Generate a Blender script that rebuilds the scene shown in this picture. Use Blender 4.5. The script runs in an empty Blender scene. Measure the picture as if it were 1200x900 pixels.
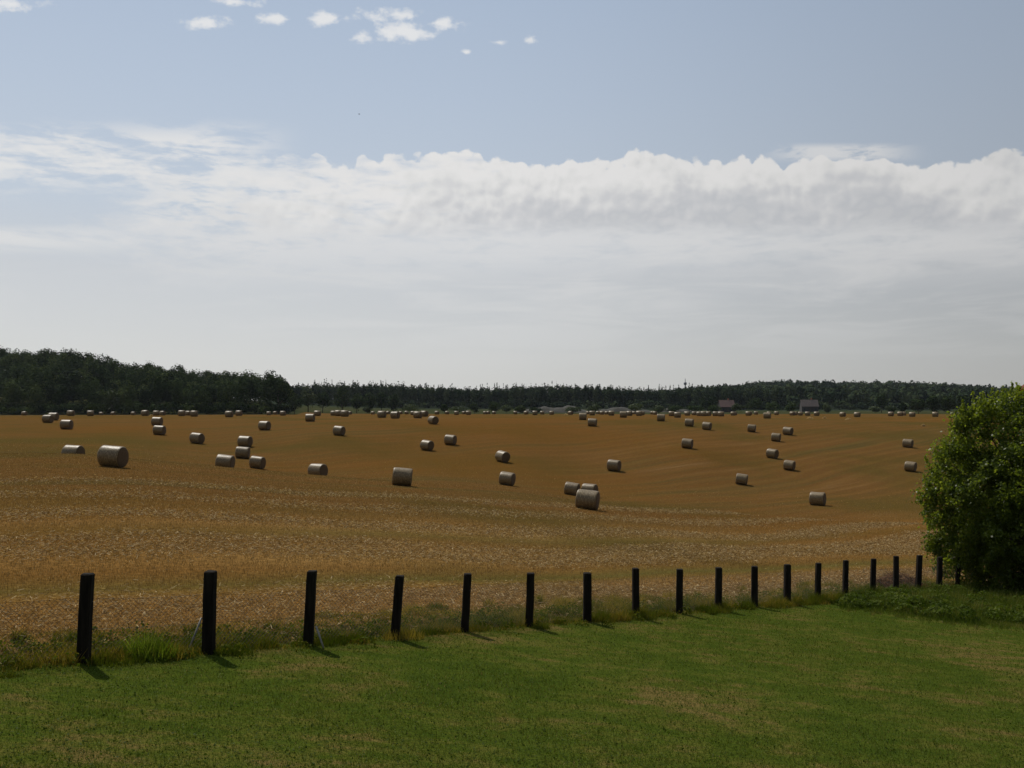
import bpy, bmesh, math, random
import numpy as np
from mathutils import Vector, Matrix

random.seed(7)
RNG = np.random.default_rng(11)
SC = bpy.context.scene
COL = SC.collection
R = math.radians
F = 1167.0            # focal length in pixels of the 1200 px wide photograph
EYE = 3.5             # eye height above the lawn below
HOR = 490.0

# ------------------------------------------------------------------ camera
cam = bpy.data.cameras.new('camera')
cam.lens = 36 * F / 1200
cam.sensor_width = 36
cam.shift_y = 40 / 1200
cam.clip_start = 0.1
cam.clip_end = 20000
camo = bpy.data.objects.new('camera', cam)
COL.objects.link(camo)
camo.location = (0, 0, EYE)
camo.rotation_euler = (math.pi / 2, 0, 0)
SC.camera = camo

# ------------------------------------------------------------------ sky, sun, exposure
SUN_AZ = R(-35)
SUN_EL = R(54)
EXPOSURE = -0.6
SKY_STRENGTH = 0.1
SUN_STRENGTH = 5.0
SC.view_settings.view_transform = 'Standard'
SC.view_settings.look = 'None'
SC.view_settings.gamma = 1
SC.view_settings.use_curve_mapping = False
SC.view_settings.exposure = EXPOSURE
sunv = Vector((math.sin(SUN_AZ) * math.cos(SUN_EL), math.cos(SUN_AZ) * math.cos(SUN_EL), math.sin(SUN_EL)))
sun = bpy.data.lights.new('sun', 'SUN')
sun.energy = SUN_STRENGTH
sun.angle = R(0.55)
sun.color = (1.0, 0.95, 0.86)
suno = bpy.data.objects.new('sun', sun)
COL.objects.link(suno)
suno.location = sunv * 50
suno.rotation_euler = sunv.to_track_quat('Z', 'Y').to_euler()


class NT:
    """small node-graph writer"""
    def __init__(s, tree):
        s.t = tree

    def n(s, kind, **kw):
        nd = s.t.nodes.new(kind)
        for k, v in kw.items():
            setattr(nd, k, v)
        return nd

    def put(s, sock, v):
        if isinstance(v, bpy.types.NodeSocket):
            s.t.links.new(v, sock)
        elif isinstance(v, (tuple, list)):
            if len(v) == 3 and sock.type == 'RGBA':
                v = (*v, 1)
            sock.default_value = v
        else:
            sock.default_value = v

    def m(s, op, a, b=0.0, c=0.0, clamp=False):
        nd = s.n('ShaderNodeMath', operation=op, use_clamp=clamp)
        s.put(nd.inputs[0], a); s.put(nd.inputs[1], b); s.put(nd.inputs[2], c)
        return nd.outputs[0]

    def v(s, op, a, b=(0, 0, 0)):
        nd = s.n('ShaderNodeVectorMath', operation=op)
        s.put(nd.inputs[0], a); s.put(nd.inputs[1], b)
        return nd.outputs['Value'] if op in ('DOT_PRODUCT', 'LENGTH') else nd.outputs[0]

    def xyz(s, v):
        nd = s.n('ShaderNodeSeparateXYZ'); s.put(nd.inputs[0], v)
        return nd.outputs

    def comb(s, x, y, z):
        nd = s.n('ShaderNodeCombineXYZ')
        s.put(nd.inputs[0], x); s.put(nd.inputs[1], y); s.put(nd.inputs[2], z)
        return nd.outputs[0]

    def ss(s, x, lo, hi, a=0.0, b=1.0):
        nd = s.n('ShaderNodeMapRange', interpolation_type='SMOOTHSTEP')
        s.put(nd.inputs[0], x); s.put(nd.inputs[1], lo); s.put(nd.inputs[2], hi)
        s.put(nd.inputs[3], a); s.put(nd.inputs[4], b)
        return nd.outputs[0]

    def lin(s, x, lo, hi, a=0.0, b=1.0):
        nd = s.n('ShaderNodeMapRange')
        s.put(nd.inputs[0], x); s.put(nd.inputs[1], lo); s.put(nd.inputs[2], hi)
        s.put(nd.inputs[3], a); s.put(nd.inputs[4], b)
        return nd.outputs[0]

    def noise(s, vec, scale, detail=4, rough=0.55, dist=0.0, col=False):
        nd = s.n('ShaderNodeTexNoise')
        s.put(nd.inputs['Vector'], vec)
        nd.inputs['Scale'].default_value = scale
        nd.inputs['Detail'].default_value = detail
        nd.inputs['Roughness'].default_value = rough
        nd.inputs['Distortion'].default_value = dist
        return nd.outputs[1 if col else 0]

    def mix(s, f, a, b, mode='MIX'):
        nd = s.n('ShaderNodeMix', data_type='RGBA', blend_type=mode)
        s.put(nd.inputs[0], f); s.put(nd.inputs[6], a); s.put(nd.inputs[7], b)
        return nd.outputs[2]

    def ramp(s, x, stops, interp='LINEAR'):
        nd = s.n('ShaderNodeValToRGB')
        cr = nd.color_ramp
        cr.interpolation = interp
        while len(cr.elements) < len(stops):
            cr.elements.new(0.5)
        for e, (p, c) in zip(cr.elements, stops):
            e.position = p
            e.color = (*c, 1) if len(c) == 3 else c
        s.put(nd.inputs[0], x)
        return nd.outputs[0]


K_SKY = 17.0


def build_world():
    w = bpy.data.worlds.new('World')
    SC.world = w
    w.use_nodes = True
    t = w.node_tree
    g = NT(t)
    bg = t.nodes['Background']
    bg.inputs[1].default_value = SKY_STRENGTH
    sky = g.n('ShaderNodeTexSky', sky_type='NISHITA')
    sky.sun_disc = False
    sky.sun_elevation = SUN_EL
    sky.sun_rotation = SUN_AZ
    sky.air_density = 1.0
    sky.dust_density = 0.6
    sky.ozone_density = 1.2
    d = g.n('ShaderNodeTexCoord').outputs['Generated']
    x, y, z = g.xyz(d)
    az = g.m('ARCTAN2', x, y)
    el = g.m('ARCSINE', z)
    caz = g.m('MAXIMUM', g.m('COSINE', az), 0.25)
    # height of a far level band: it dips sideways as it runs away
    h = g.m('DIVIDE', g.m('TANGENT', el), caz)
    # air brightens towards the sun and fades to grey near the horizon
    sd = g.v('DOT_PRODUCT', d, tuple(sunv))
    glow = g.ss(sd, -0.5, 0.95, 0.20, 1.0)
    pale = g.ramp(g.m('MULTIPLY', g.m('MAXIMUM', el, 0.0), 1 / 0.5),
                  [(0.0, (0.68, 0.675, 0.665)), (0.12, (0.67, 0.67, 0.665)), (0.28, (0.60, 0.615, 0.635)), (0.42, (0.53, 0.59, 0.665)),
                   (0.62, (0.46, 0.535, 0.64)), (1.0, (0.34, 0.43, 0.57))])
    sidef = g.ss(az, -0.1, 0.6, 1.0, 0.82)
    veil = g.mix(1.0, pale, g.comb(g.m('MULTIPLY', g.m('MULTIPLY', glow, sidef), K_SKY), g.m('MULTIPLY', g.m('MULTIPLY', glow, sidef), K_SKY),
                                   g.m('MULTIPLY', g.m('MULTIPLY', glow, sidef), K_SKY)), 'MULTIPLY')
    base = g.mix(0.85, sky.outputs[0], veil)
    # ---- clouds
    warp = g.noise(d, 9, 3, 0.5, 0, True)
    dv = g.v('ADD', d, g.v('MULTIPLY', g.v('SUBTRACT', warp, (0.5, 0.5, 0.5)), (0.03, 0.03, 0.012)))
    puff = g.noise(g.v('MULTIPLY', dv, (1, 1, 1.3)), 34, 7, 0.56)
    puffb = g.noise(g.v('MULTIPLY', dv, (1, 1, 1.25)), 13, 5, 0.5)
    streak = g.noise(g.comb(g.m('MULTIPLY', az, 1.0), g.m('MULTIPLY', el, 7.0), 0.3), 5.5, 6, 0.6, 0.6)
    fine = g.noise(g.comb(g.m('MULTIPLY', az, 1.0), g.m('MULTIPLY', el, 3.5), 1.7), 22, 6, 0.62, 0.3)
    # cumulus bank: lumpy top, flat grey foot
    def billow(vec):
        out = None
        for sc_, w_ in ((42, 0.62), (95, 0.38)):
            vo = g.n('ShaderNodeTexVoronoi', feature='F1')
            g.put(vo.inputs['Vector'], vec); vo.inputs['Scale'].default_value = sc_
            q = g.m('MULTIPLY', g.m('SUBTRACT', 0.5, vo.outputs['Distance']), w_)
            out = q if out is None else g.m('ADD', out, q)
        return out
    bl = billow(dv)
    bl_up = billow(g.v('ADD', dv, (-0.0035, 0.0, 0.0055)))
    emb = g.m('SUBTRACT', bl, bl_up)
    top = g.m('ADD', 0.2585, g.m('ADD', g.m('MULTIPLY', g.m('SUBTRACT', puffb, 0.5), 0.040), g.m('MULTIPLY', bl, 0.024)))
    crisp = g.noise(dv, 105, 5, 0.6)
    top = g.m('ADD', top, g.m('ADD', g.m('MULTIPLY', g.m('SUBTRACT', puff, 0.5), 0.022), g.m('MULTIPLY', g.m('SUBTRACT', crisp, 0.5), 0.008)))
    inb = g.m('MULTIPLY', g.ss(g.m('ADD', az, g.m('MULTIPLY', g.m('SUBTRACT', fine, 0.5), 0.7)), -0.36, -0.06), g.ss(az, 0.62, 0.40, 0.75, 1.0))
    bank_t = g.ss(h, top, g.m('ADD', top, 0.004), 1, 0)
    foot = g.m('ADD', 0.178, g.m('MULTIPLY', g.m('SUBTRACT', fine, 0.5), 0.03))
    foot_w = g.ss(h, foot, g.m('ADD', foot, 0.025))
    bank = g.m('MULTIPLY', g.m('MULTIPLY', bank_t, foot_w), inb)
    # shading inside the bank: bright heads, grey body below
    depth = g.m('SUBTRACT', top, h)
    rel = g.m('ADD', g.m('MULTIPLY', depth, 1.15), g.m('MULTIPLY', g.m('SUBTRACT', puffb, 0.5), 0.10))
    rel = g.m('ADD', rel, g.m('MULTIPLY', g.m('SUBTRACT', puff, 0.5), 0.07))
    rel = g.m('ADD', rel, g.m('MULTIPLY', g.m('SUBTRACT', crisp, 0.5), 0.02))
    rel = g.m('SUBTRACT', rel, g.m('MULTIPLY', emb, 0.085))
    rel = g.m('ADD', rel, g.ss(az, -0.15, 0.10, -0.035, 0.0))
    bcol = g.ramp(g.m('MULTIPLY', rel, 10.0), [(0.0, (0.68, 0.675, 0.67)), (0.22, (0.635, 0.635, 0.63)), (0.48, (0.55, 0.555, 0.567)), (0.8, (0.485, 0.498, 0.52)), (1.0, (0.515, 0.525, 0.54))])
    layer = g.m('MULTIPLY', g.m('MULTIPLY', g.ss(h, 0.115, 0.185), g.ss(h, 0.235, 0.20)), g.ss(g.m('ADD', az, g.m('MULTIPLY', g.m('SUBTRACT', fine, 0.5), 0.4)), -0.40, -0.22))
    layer = g.m('MULTIPLY', layer, g.ss(fine, 0.25, 0.55, 0.45, 1.0))
    # wisps on the left and thin sheets everywhere low
    wl = g.m('MULTIPLY', g.ss(az, -0.20, -0.30), g.m('MULTIPLY', g.ss(h, 0.212, 0.255), g.ss(h, 0.305, 0.275)))
    wisp = g.m('MULTIPLY', wl, g.ss(g.m('ADD', g.m('MULTIPLY', streak, 0.55), g.m('MULTIPLY', fine, 0.55)), 0.46, 0.62))
    tail = g.m('MULTIPLY', g.m('MULTIPLY', g.ss(az, 0.02, -0.22), g.ss(az, -0.40, -0.30)),
               g.m('MULTIPLY', g.ss(h, 0.175, 0.205), g.ss(h, 0.262, 0.232)))
    tail = g.m('MULTIPLY', tail, g.ss(fine, 0.36, 0.58))
    bar = g.m('MULTIPLY', g.ss(az, -0.33, -0.42), g.m('MULTIPLY', g.ss(h, 0.160, 0.180), g.ss(h, 0.197, 0.184)))
    bar = g.m('MULTIPLY', bar, g.ss(streak, 0.30, 0.50))
    cap = g.m('MULTIPLY', g.m('MULTIPLY', g.ss(az, 0.235, 0.30), g.ss(az, 0.40, 0.34)),
              g.m('MULTIPLY', g.ss(h, 0.255, 0.264), g.ss(h, 0.278, 0.270)))
    cap = g.m('MULTIPLY', cap, g.ss(fine, 0.36, 0.52))
    sheet = g.m('MULTIPLY', g.m('MULTIPLY', g.ss(h, 0.03, 0.14), g.ss(h, 0.20, 0.165)), g.ss(streak, 0.42, 0.66, 0.0, 0.45))
    sheet = g.m('MULTIPLY', sheet, g.ss(az, -0.42, 0.0, 0.35, 1.0))
    # small high puffs
    def spot(a0, h0, ra, rh):
        da = g.m('DIVIDE', g.m('SUBTRACT', az, a0), ra)
        dh = g.m('DIVIDE', g.m('SUBTRACT', h, h0), rh)
        return g.m('SUBTRACT', 1.0, g.m('SQRT', g.m('ADD', g.m('MULTIPLY', da, da), g.m('MULTIPLY', dh, dh))))
    sp = None
    for a0, h0, ra, rh in [(-0.107, 0.388, 0.040, 0.017), (-0.150, 0.384, 0.019, 0.011), (-0.065, 0.394, 0.022, 0.010), (-0.120, 0.405, 0.045, 0.010),
                           (-0.185, 0.400, 0.03, 0.010), (-0.234, 0.401, 0.024, 0.008), (-0.30, 0.398, 0.03, 0.011), (-0.48, 0.417, 0.05, 0.011), (0.017, 0.380, 0.009, 0.006), (-0.012, 0.377, 0.012, 0.005),
                           (-0.045, 0.368, 0.008, 0.004), (-0.27, 0.418, 0.03, 0.007)]:
        q = spot(a0, h0, ra, rh)
        sp = q if sp is None else g.m('MAXIMUM', sp, q)
    puff2 = g.noise(g.v('MULTIPLY', d, (1, 1, 1.6)), 60, 6, 0.6)
    spots = g.ss(g.m('ADD', sp, g.m('MULTIPLY', g.m('SUBTRACT', puff2, 0.5), 2.6)), 0.15, 1.0)
    spots = g.m('MULTIPLY', spots, g.ss(sp, -0.6, 0.2))
    hc = g.m('MULTIPLY', K_SKY, sidef)
    def cc(col, k=1.0):
        nd = g.mix(1.0, col, g.comb(g.m('MULTIPLY', hc, k), g.m('MULTIPLY', hc, k), g.m('MULTIPLY', hc, k)), 'MULTIPLY')
        return nd
    white = (0.70, 0.695, 0.685)
    c = g.mix(sheet, base, cc((0.64, 0.64, 0.635)))
    c = g.mix(g.m('MULTIPLY', layer, 0.8), c, cc((0.635, 0.635, 0.635)))
    c = g.mix(g.m('MULTIPLY', bar, 0.7), c, cc((0.66, 0.66, 0.655)))
    c = g.mix(g.m('MULTIPLY', wisp, 0.85), c, cc(white))
    c = g.mix(g.m('MULTIPLY', tail, 0.8), c, cc((0.66, 0.66, 0.655)))
    c = g.mix(g.m('MULTIPLY', cap, 0.8), c, cc((0.66, 0.66, 0.66)))
    c = g.mix(bank, c, cc(bcol))
    c = g.mix(g.m('MULTIPLY', spots, 0.8), c, cc((0.74, 0.735, 0.725)))
    fwd = g.ss(y, 0.05, 0.35)
    c = g.mix(fwd, base, c)
    g.put(bg.inputs[0], c)

build_world()

# ------------------------------------------------------------------ materials
def new_mat(name):
    m = bpy.data.materials.new(name)
    m.use_nodes = True
    g = NT(m.node_tree)
    b = m.node_tree.nodes['Principled BSDF']
    return m, g, b


def leaf_mat(name, stops, rough=0.5, trans=0.35, spec=0.4, tint=(1.0, 1.1, 0.5)):
    m, g, b = new_mat(name)
    at = g.n('ShaderNodeAttribute', attribute_name='rnd').outputs['Fac']
    c = g.ramp(at, stops)
    g.put(b.inputs['Base Color'], c)
    b.inputs['Roughness'].default_value = rough
    b.inputs['Specular IOR Level'].default_value = spec
    tr = g.n('ShaderNodeBsdfTranslucent')
    g.put(tr.inputs[0], g.mix(1.0, c, tint, 'MULTIPLY'))
    mx = g.n('ShaderNodeMixShader'); mx.inputs[0].default_value = trans
    out = m.node_tree.nodes['Material Output']
    m.node_tree.links.new(b.outputs[0], mx.inputs[1])
    m.node_tree.links.new(tr.outputs[0], mx.inputs[2])
    m.node_tree.links.new(mx.outputs[0], out.inputs[0])
    return m


FN = np.array([-0.716, 0.698])      # unit normal of the fence line, pointing to the field
FS = np.array([0.698, 0.716])       # direction along the fence
P0 = np.array([-6.2125, 14.5])      # foot of the first post in view


def mat_field():
    m, g, b = new_mat('stubble_ground')
    p = g.n('ShaderNodeNewGeometry').outputs['Position']
    px, py, pz = g.xyz(p)
    t = g.v('DOT_PRODUCT', g.v('SUBTRACT', p, (P0[0], P0[1], 0)), (FN[0], FN[1], 0))
    s = g.v('DOT_PRODUCT', g.v('SUBTRACT', p, (P0[0], P0[1], 0)), (FS[0], FS[1], 0))
    wob = g.noise(g.comb(g.m('MULTIPLY', s, 0.03), g.m('MULTIPLY', t, 0.05), 0), 1.0, 3)
    tw = g.m('ADD', t, g.m('MULTIPLY', g.m('SUBTRACT', wob, 0.5), 5.0))
    near = g.ramp(g.m('DIVIDE', tw, 26.0), [
        (0.0, (0.1837, 0.1178, 0.0353)), (0.10, (0.2917, 0.1522, 0.0409)), (0.17, (0.2701, 0.1374, 0.0353)), (0.23, (0.1189, 0.0962, 0.0252)), (0.31, (0.2053, 0.1080, 0.0299)),
        (0.40, (0.3242, 0.1866, 0.0591)), (0.47, (0.2917, 0.1620, 0.0519)), (0.54, (0.1945, 0.1030, 0.0290)), (0.62, (0.1404, 0.0982, 0.0283)), (0.70, (0.2917, 0.1670, 0.0535)),
        (0.78, (0.2161, 0.1130, 0.0315)), (0.90, (0.1784, 0.0982, 0.0290)), (1.0, (0.1945, 0.0982, 0.0267))])
    b1 = g.noise(g.comb(g.m('MULTIPLY', s, 0.012), g.m('MULTIPLY', tw, 0.16), 3.1), 1.0, 5, 0.62)
    b2 = g.noise(g.comb(g.m('MULTIPLY', s, 0.03), g.m('MULTIPLY', tw, 0.9), 7.7), 1.0, 4, 0.6)
    far = g.ramp(g.m('ADD', g.m('MULTIPLY', b1, 0.72), g.m('MULTIPLY', b2, 0.28)), [
        (0.36, (0.0875, 0.0655, 0.0205)), (0.45, (0.1209, 0.0727, 0.0226)), (0.52, (0.1417, 0.0703, 0.0205)), (0.59, (0.1543, 0.0772, 0.0242)), (0.70, (0.2169, 0.1303, 0.0490))])
    c = g.mix(g.ss(t, 20, 30), near, far)
    # wheel and harvester lines
    wv = g.n('ShaderNodeTexWave', wave_type='BANDS', bands_direction='Y')
    g.put(wv.inputs['Vector'], g.comb(g.m('MULTIPLY', s, 0.006), tw, 0)); wv.inputs['Scale'].default_value = 0.105
    wv.inputs['Distortion'].default_value = 1.2; wv.inputs['Detail'].default_value = 2
    c = g.mix(g.ss(wv.outputs['Fac'], 0.5, 0.95, 0.0, 0.2), c, (0.2200, 0.1210, 0.0329))
    patch = g.noise(p, 0.03, 4, 0.6)
    c = g.mix(g.ss(patch, 0.46, 0.62, 0.0, 0.7), c, (0.0836, 0.0645, 0.0153))
    red = g.noise(g.v('ADD', p, (77, 12, 0)), 0.018, 3, 0.5)
    c = g.mix(g.ss(red, 0.45, 0.65, 0.0, 0.5), c, (0.1628, 0.0693, 0.0136))
    # fine straw mottling
    f1 = g.noise(p, 5.5, 3, 0.7)
    f2 = g.noise(p, 22, 2, 0.7)
    c = g.mix(g.ss(f1, 0.40, 0.62, 0.42, 0.0), c, (0.0484, 0.0258, 0.0068))
    c = g.mix(g.ss(f2, 0.56, 0.75, 0.0, 0.45), c, (0.2992, 0.1855, 0.0567))
    # rough grass verge by the fence, meadow beyond the field's far edge
    vg = g.m('ADD', t, g.m('MULTIPLY', g.m('SUBTRACT', g.noise(p, 1.3, 4, 0.6), 0.5), 2.2))
    verge = g.mix(g.ss(g.noise(p, 2.6, 4, 0.7), 0.44, 0.58), (0.028, 0.022, 0.010), (0.19, 0.13, 0.052))
    c = g.mix(g.ss(vg, 1.0, 1.9, 1.0, 0.0), c, verge)
    fe = g.m('ADD', g.m('ADD', py, g.m('MULTIPLY', px, 0.06)), g.ss(g.m('ADD', px, g.m('MULTIPLY', py, 0.212)), 4, -4, 0, 85))
    mead = g.mix(g.ss(b1, 0.4, 0.65), (0.030, 0.038, 0.014), (0.060, 0.056, 0.025))
    c = g.mix(g.ss(fe, 486, 492), c, mead)
    c = g.mix(g.ss(fe, 690, 760), c, (0.03, 0.04, 0.022))
    g.put(b.inputs['Base Color'], c)
    b.inputs['Roughness'].default_value = 1.0
    b.inputs['Specular IOR Level'].default_value = 0.0
    bump = g.n('ShaderNodeBump'); bump.inputs['Strength'].default_value = 0.9; bump.inputs['Distance'].default_value = 0.12
    g.put(bump.inputs['Height'], g.m('ADD', g.noise(p, 3.0, 5, 0.75), g.m('MULTIPLY', b2, 0.8)))
    g.put(b.inputs['Normal'], bump.outputs[0])
    return m


def mat_lawn():
    m, g, b = new_mat('mown_lawn')
    p = g.n('ShaderNodeNewGeometry').outputs['Position']
    n1 = g.noise(p, 0.35, 4, 0.6)
    n2 = g.noise(g.v('MULTIPLY', p, (1, 1.6, 1)), 1.5, 4, 0.65)
    n3 = g.noise(p, 26, 2, 0.7)
    c = g.ramp(g.m('ADD', g.m('MULTIPLY', n1, 0.5), g.m('MULTIPLY', n2, 0.5)), [
        (0.36, (0.0465, 0.0694, 0.0081)), (0.47, (0.0673, 0.0886, 0.0108)), (0.54, (0.1010, 0.1029, 0.0175)), (0.62, (0.1617, 0.1138, 0.0351))])
    c = g.mix(g.ss(n3, 0.35, 0.6, 0.6, 0), c, (0.02, 0.034, 0.008))
    g.put(b.inputs['Base Color'], c)
    b.inputs['Roughness'].default_value = 1.0
    b.inputs['Specular IOR Level'].default_value = 0.0
    bump = g.n('ShaderNodeBump'); bump.inputs['Strength'].default_value = 0.8; bump.inputs['Distance'].default_value = 0.03
    g.put(bump.inputs['Height'], g.noise(p, 18, 4, 0.7))
    g.put(b.inputs['Normal'], bump.outputs[0])
    return m


def mat_simple(name, col, rough=0.8, var=0.25, scale=3.0, bump=0.0, spec=0.3, stretch=(1, 1, 1)):
    m, g, b = new_mat(name)
    p = g.n('ShaderNodeTexCoord').outputs['Object']
    n = g.noise(g.v('MULTIPLY', p, stretch), scale, 5, 0.65)
    dark = tuple(v * (1 - var) for v in col)
    lite = tuple(min(1, v * (1 + var)) for v in col)
    g.put(b.inputs['Base Color'], g.ramp(n, [(0.35, dark), (0.65, lite)]))
    b.inputs['Roughness'].default_value = rough
    b.inputs['Specular IOR Level'].default_value = spec
    if bump:
        bp = g.n('ShaderNodeBump'); bp.inputs['Strength'].default_value = 0.7; bp.inputs['Distance'].default_value = bump
        g.put(bp.inputs['Height'], n); g.put(b.inputs['Normal'], bp.outputs[0])
    return m


def mat_bale_end():
    m, g, b = new_mat('bale_straw_end')
    p = g.n('ShaderNodeTexCoord').outputs['Object']
    x, y, z = g.xyz(p)
    r = g.m('SQRT', g.m('ADD', g.m('MULTIPLY', y, y), g.m('MULTIPLY', g.m('SUBTRACT', z, 0.70), g.m('SUBTRACT', z, 0.70))))
    n = g.noise(p, 7, 5, 0.7)
    ring = g.m('SINE', g.m('MULTIPLY', g.m('ADD', r, g.m('MULTIPLY', n, 0.10)), 70.0))
    c = g.mix(g.m('MULTIPLY', g.m('ADD', ring, 1.0), 0.5), (0.085, 0.05, 0.018), (0.18, 0.115, 0.046))
    c = g.mix(g.ss(n, 0.4, 0.65, 0.5, 0.0), c, (0.11, 0.07, 0.035))
    g.put(b.inputs['Base Color'], c)
    b.inputs['Roughness'].default_value = 0.9
    bp = g.n('ShaderNodeBump'); bp.inputs['Strength'].default_value = 1.0; bp.inputs['Distance'].default_value = 0.03
    g.put(bp.inputs['Height'], g.m('ADD', n, g.m('MULTIPLY', ring, 0.2))); g.put(b.inputs['Normal'], bp.outputs[0])
    return m


def mat_bale_wrap():
    m, g, b = new_mat('bale_net_wrap')
    p = g.n('ShaderNodeTexCoord').outputs['Object']
    x, y, z = g.xyz(p)
    n = g.noise(p, 4.5, 5, 0.7)
    st = g.m('SINE', g.m('MULTIPLY', g.m('ADD', x, g.m('MULTIPLY', n, 0.05)), 66.0))
    c = g.mix(g.ss(st, 0.1, 0.9), (0.17, 0.11, 0.043), (0.44, 0.33, 0.165))
    c = g.mix(g.ss(g.noise(g.v('MULTIPLY', p, (3, 1, 1)), 7, 5, 0.75), 0.40, 0.60, 0.7, 0.0), c, (0.085, 0.053, 0.02))
    g.put(b.inputs['Base Color'], c)
    b.inputs['Roughness'].default_value = 0.42
    b.inputs['Specular IOR Level'].default_value = 0.32
    bp = g.n('ShaderNodeBump'); bp.inputs['Strength'].default_value = 0.6; bp.inputs['Distance'].default_value = 0.025
    g.put(bp.inputs['Height'], g.m('ADD', n, g.m('MULTIPLY', st, 0.12))); g.put(b.inputs['Normal'], bp.outputs[0])
    return m


M = {
    'field': mat_field(), 'lawn': mat_lawn(), 'end': mat_bale_end(), 'wrap': mat_bale_wrap(),
    'post': mat_simple('creosoted_wood', (0.018, 0.014, 0.010), 0.9, 0.5, 14, 0.01, 0.08, (1, 1, 0.12)),
    'wire': mat_simple('rusty_wire', (0.06, 0.045, 0.032), 0.55, 0.3, 30),
    'rod': mat_simple('weathered_rod', (0.28, 0.25, 0.21), 0.6, 0.3, 20),
    'bark': mat_simple('bark', (0.09, 0.068, 0.048), 0.9, 0.4, 8, 0.03, 0.2, (1, 1, 0.25)),
    'mound': mat_simple('bare_earth', (0.052, 0.047, 0.035), 0.95, 0.3, 0.35, 0.3),
    'tile': mat_simple('roof_tile', (0.13, 0.075, 0.06), 0.8, 0.25, 1.5),
    'tile_brown': mat_simple('weathered_roof_tile', (0.095, 0.072, 0.06), 0.8, 0.25, 1.5),
    'render': mat_simple('pale_render', (0.06, 0.053, 0.045), 0.9, 0.12, 0.8),
    'brick': mat_simple('red_brick', (0.36, 0.13, 0.075), 0.85, 0.2, 2.0),
    'glass': mat_simple('dark_glass', (0.03, 0.035, 0.04), 0.15, 0.2, 1, 0, 0.6),
    'mast': mat_simple('galvanised_steel', (0.16, 0.17, 0.18), 0.6, 0.2, 2),
    'bird': mat_simple('dark_feathers', (0.03, 0.03, 0.035), 0.7, 0.2, 20),
    'blade': leaf_mat('lawn_blades', [(0.0, (0.0388, 0.0571, 0.0071)), (0.4, (0.0776, 0.1016, 0.0126)), (0.75, (0.1270, 0.1363, 0.0216)), (0.93, (0.1941, 0.1488, 0.0467)), (1.0, (0.3883, 0.2480, 0.1615))], 0.9, 0.35, 0.0),
    'weed': leaf_mat('weed_leaves', [(0.0, (0.0506, 0.0661, 0.0067)), (0.40, (0.0885, 0.1082, 0.0096)), (0.65, (0.1391, 0.1310, 0.0163)), (0.85, (0.2530, 0.1710, 0.0312)), (1.0, (0.4048, 0.2736, 0.0576))], 0.8, 0.35, 0.04),
    'tall': leaf_mat('tall_weed_stems', [(0.0, (0.04, 0.06, 0.009)), (0.45, (0.085, 0.11, 0.017)), (0.75, (0.14, 0.145, 0.03)), (1.0, (0.27, 0.21, 0.085))], 0.9, 0.4, 0.02),
    'tuft': leaf_mat('bright_grass', [(0.0, (0.07, 0.10, 0.010)), (0.6, (0.13, 0.18, 0.018)), (1.0, (0.24, 0.26, 0.05))], 0.8, 0.5, 0.03),
    'straw': leaf_mat('straw', [(0.0, (0.15, 0.092, 0.030)), (0.5, (0.27, 0.172, 0.062)), (0.85, (0.46, 0.32, 0.14)), (1.0, (0.72, 0.56, 0.30))], 0.7, 0.3, 0.12, (1, 0.9, 0.6)),
    'clover': leaf_mat('clover_leaves', [(0.0, (0.035, 0.055, 0.005)), (0.6, (0.08, 0.11, 0.012)), (1.0, (0.17, 0.18, 0.04))], 0.6, 0.4, 0.05),
    'leaf': leaf_mat('bush_leaves', [(0.0, (0.055, 0.085, 0.010)), (0.5, (0.135, 0.18, 0.020)), (0.85, (0.22, 0.26, 0.03)), (1.0, (0.32, 0.32, 0.06))], 0.36, 0.68, 0.3, (1, 1.0, 0.55)),
    'brush': leaf_mat('dead_brushwood', [(0.0, (0.04, 0.02, 0.010)), (0.6, (0.12, 0.055, 0.026)), (1.0, (0.24, 0.13, 0.065))], 0.9, 0.1, 0.03),
    'wood_l': leaf_mat('broadleaf_wood_foliage', [(0.0, (0.0105, 0.0194, 0.0069)), (0.45, (0.0294, 0.0475, 0.0149)), (0.8, (0.0578, 0.0799, 0.0230)), (1.0, (0.0998, 0.1134, 0.0345))], 0.9, 0.12, 0.03, (1, 1, 0.6)),
    'wood_f': leaf_mat('far_wood_foliage', [(0.0, (0.012, 0.022, 0.010)), (0.5, (0.028, 0.045, 0.019)), (1.0, (0.065, 0.082, 0.032))], 0.9, 0.10, 0.03, (1, 1, 0.7)),
    'hedge_f': leaf_mat('pale_bush_foliage', [(0.0, (0.03, 0.045, 0.015)), (0.5, (0.06, 0.08, 0.026)), (1.0, (0.10, 0.12, 0.045))], 0.7, 0.25, 0.15, (1, 1, 0.6)),
}


# ------------------------------------------------------------------ helpers
def tag(o, label=None, cat=None, group=None, kind=None):
    if label: o['label'] = label
    if cat: o['category'] = cat
    if group: o['group'] = group
    if kind: o['kind'] = kind
    return o


def link(o, parent=None):
    COL.objects.link(o)
    if parent is not None:
        o.parent = parent
    return o


def empty(name, loc=(0, 0, 0), rz=0):
    o = bpy.data.objects.new(name, None)
    o.location = loc
    o.rotation_euler = (0, 0, rz)
    o.empty_display_size = 0.3
    return link(o)


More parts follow.
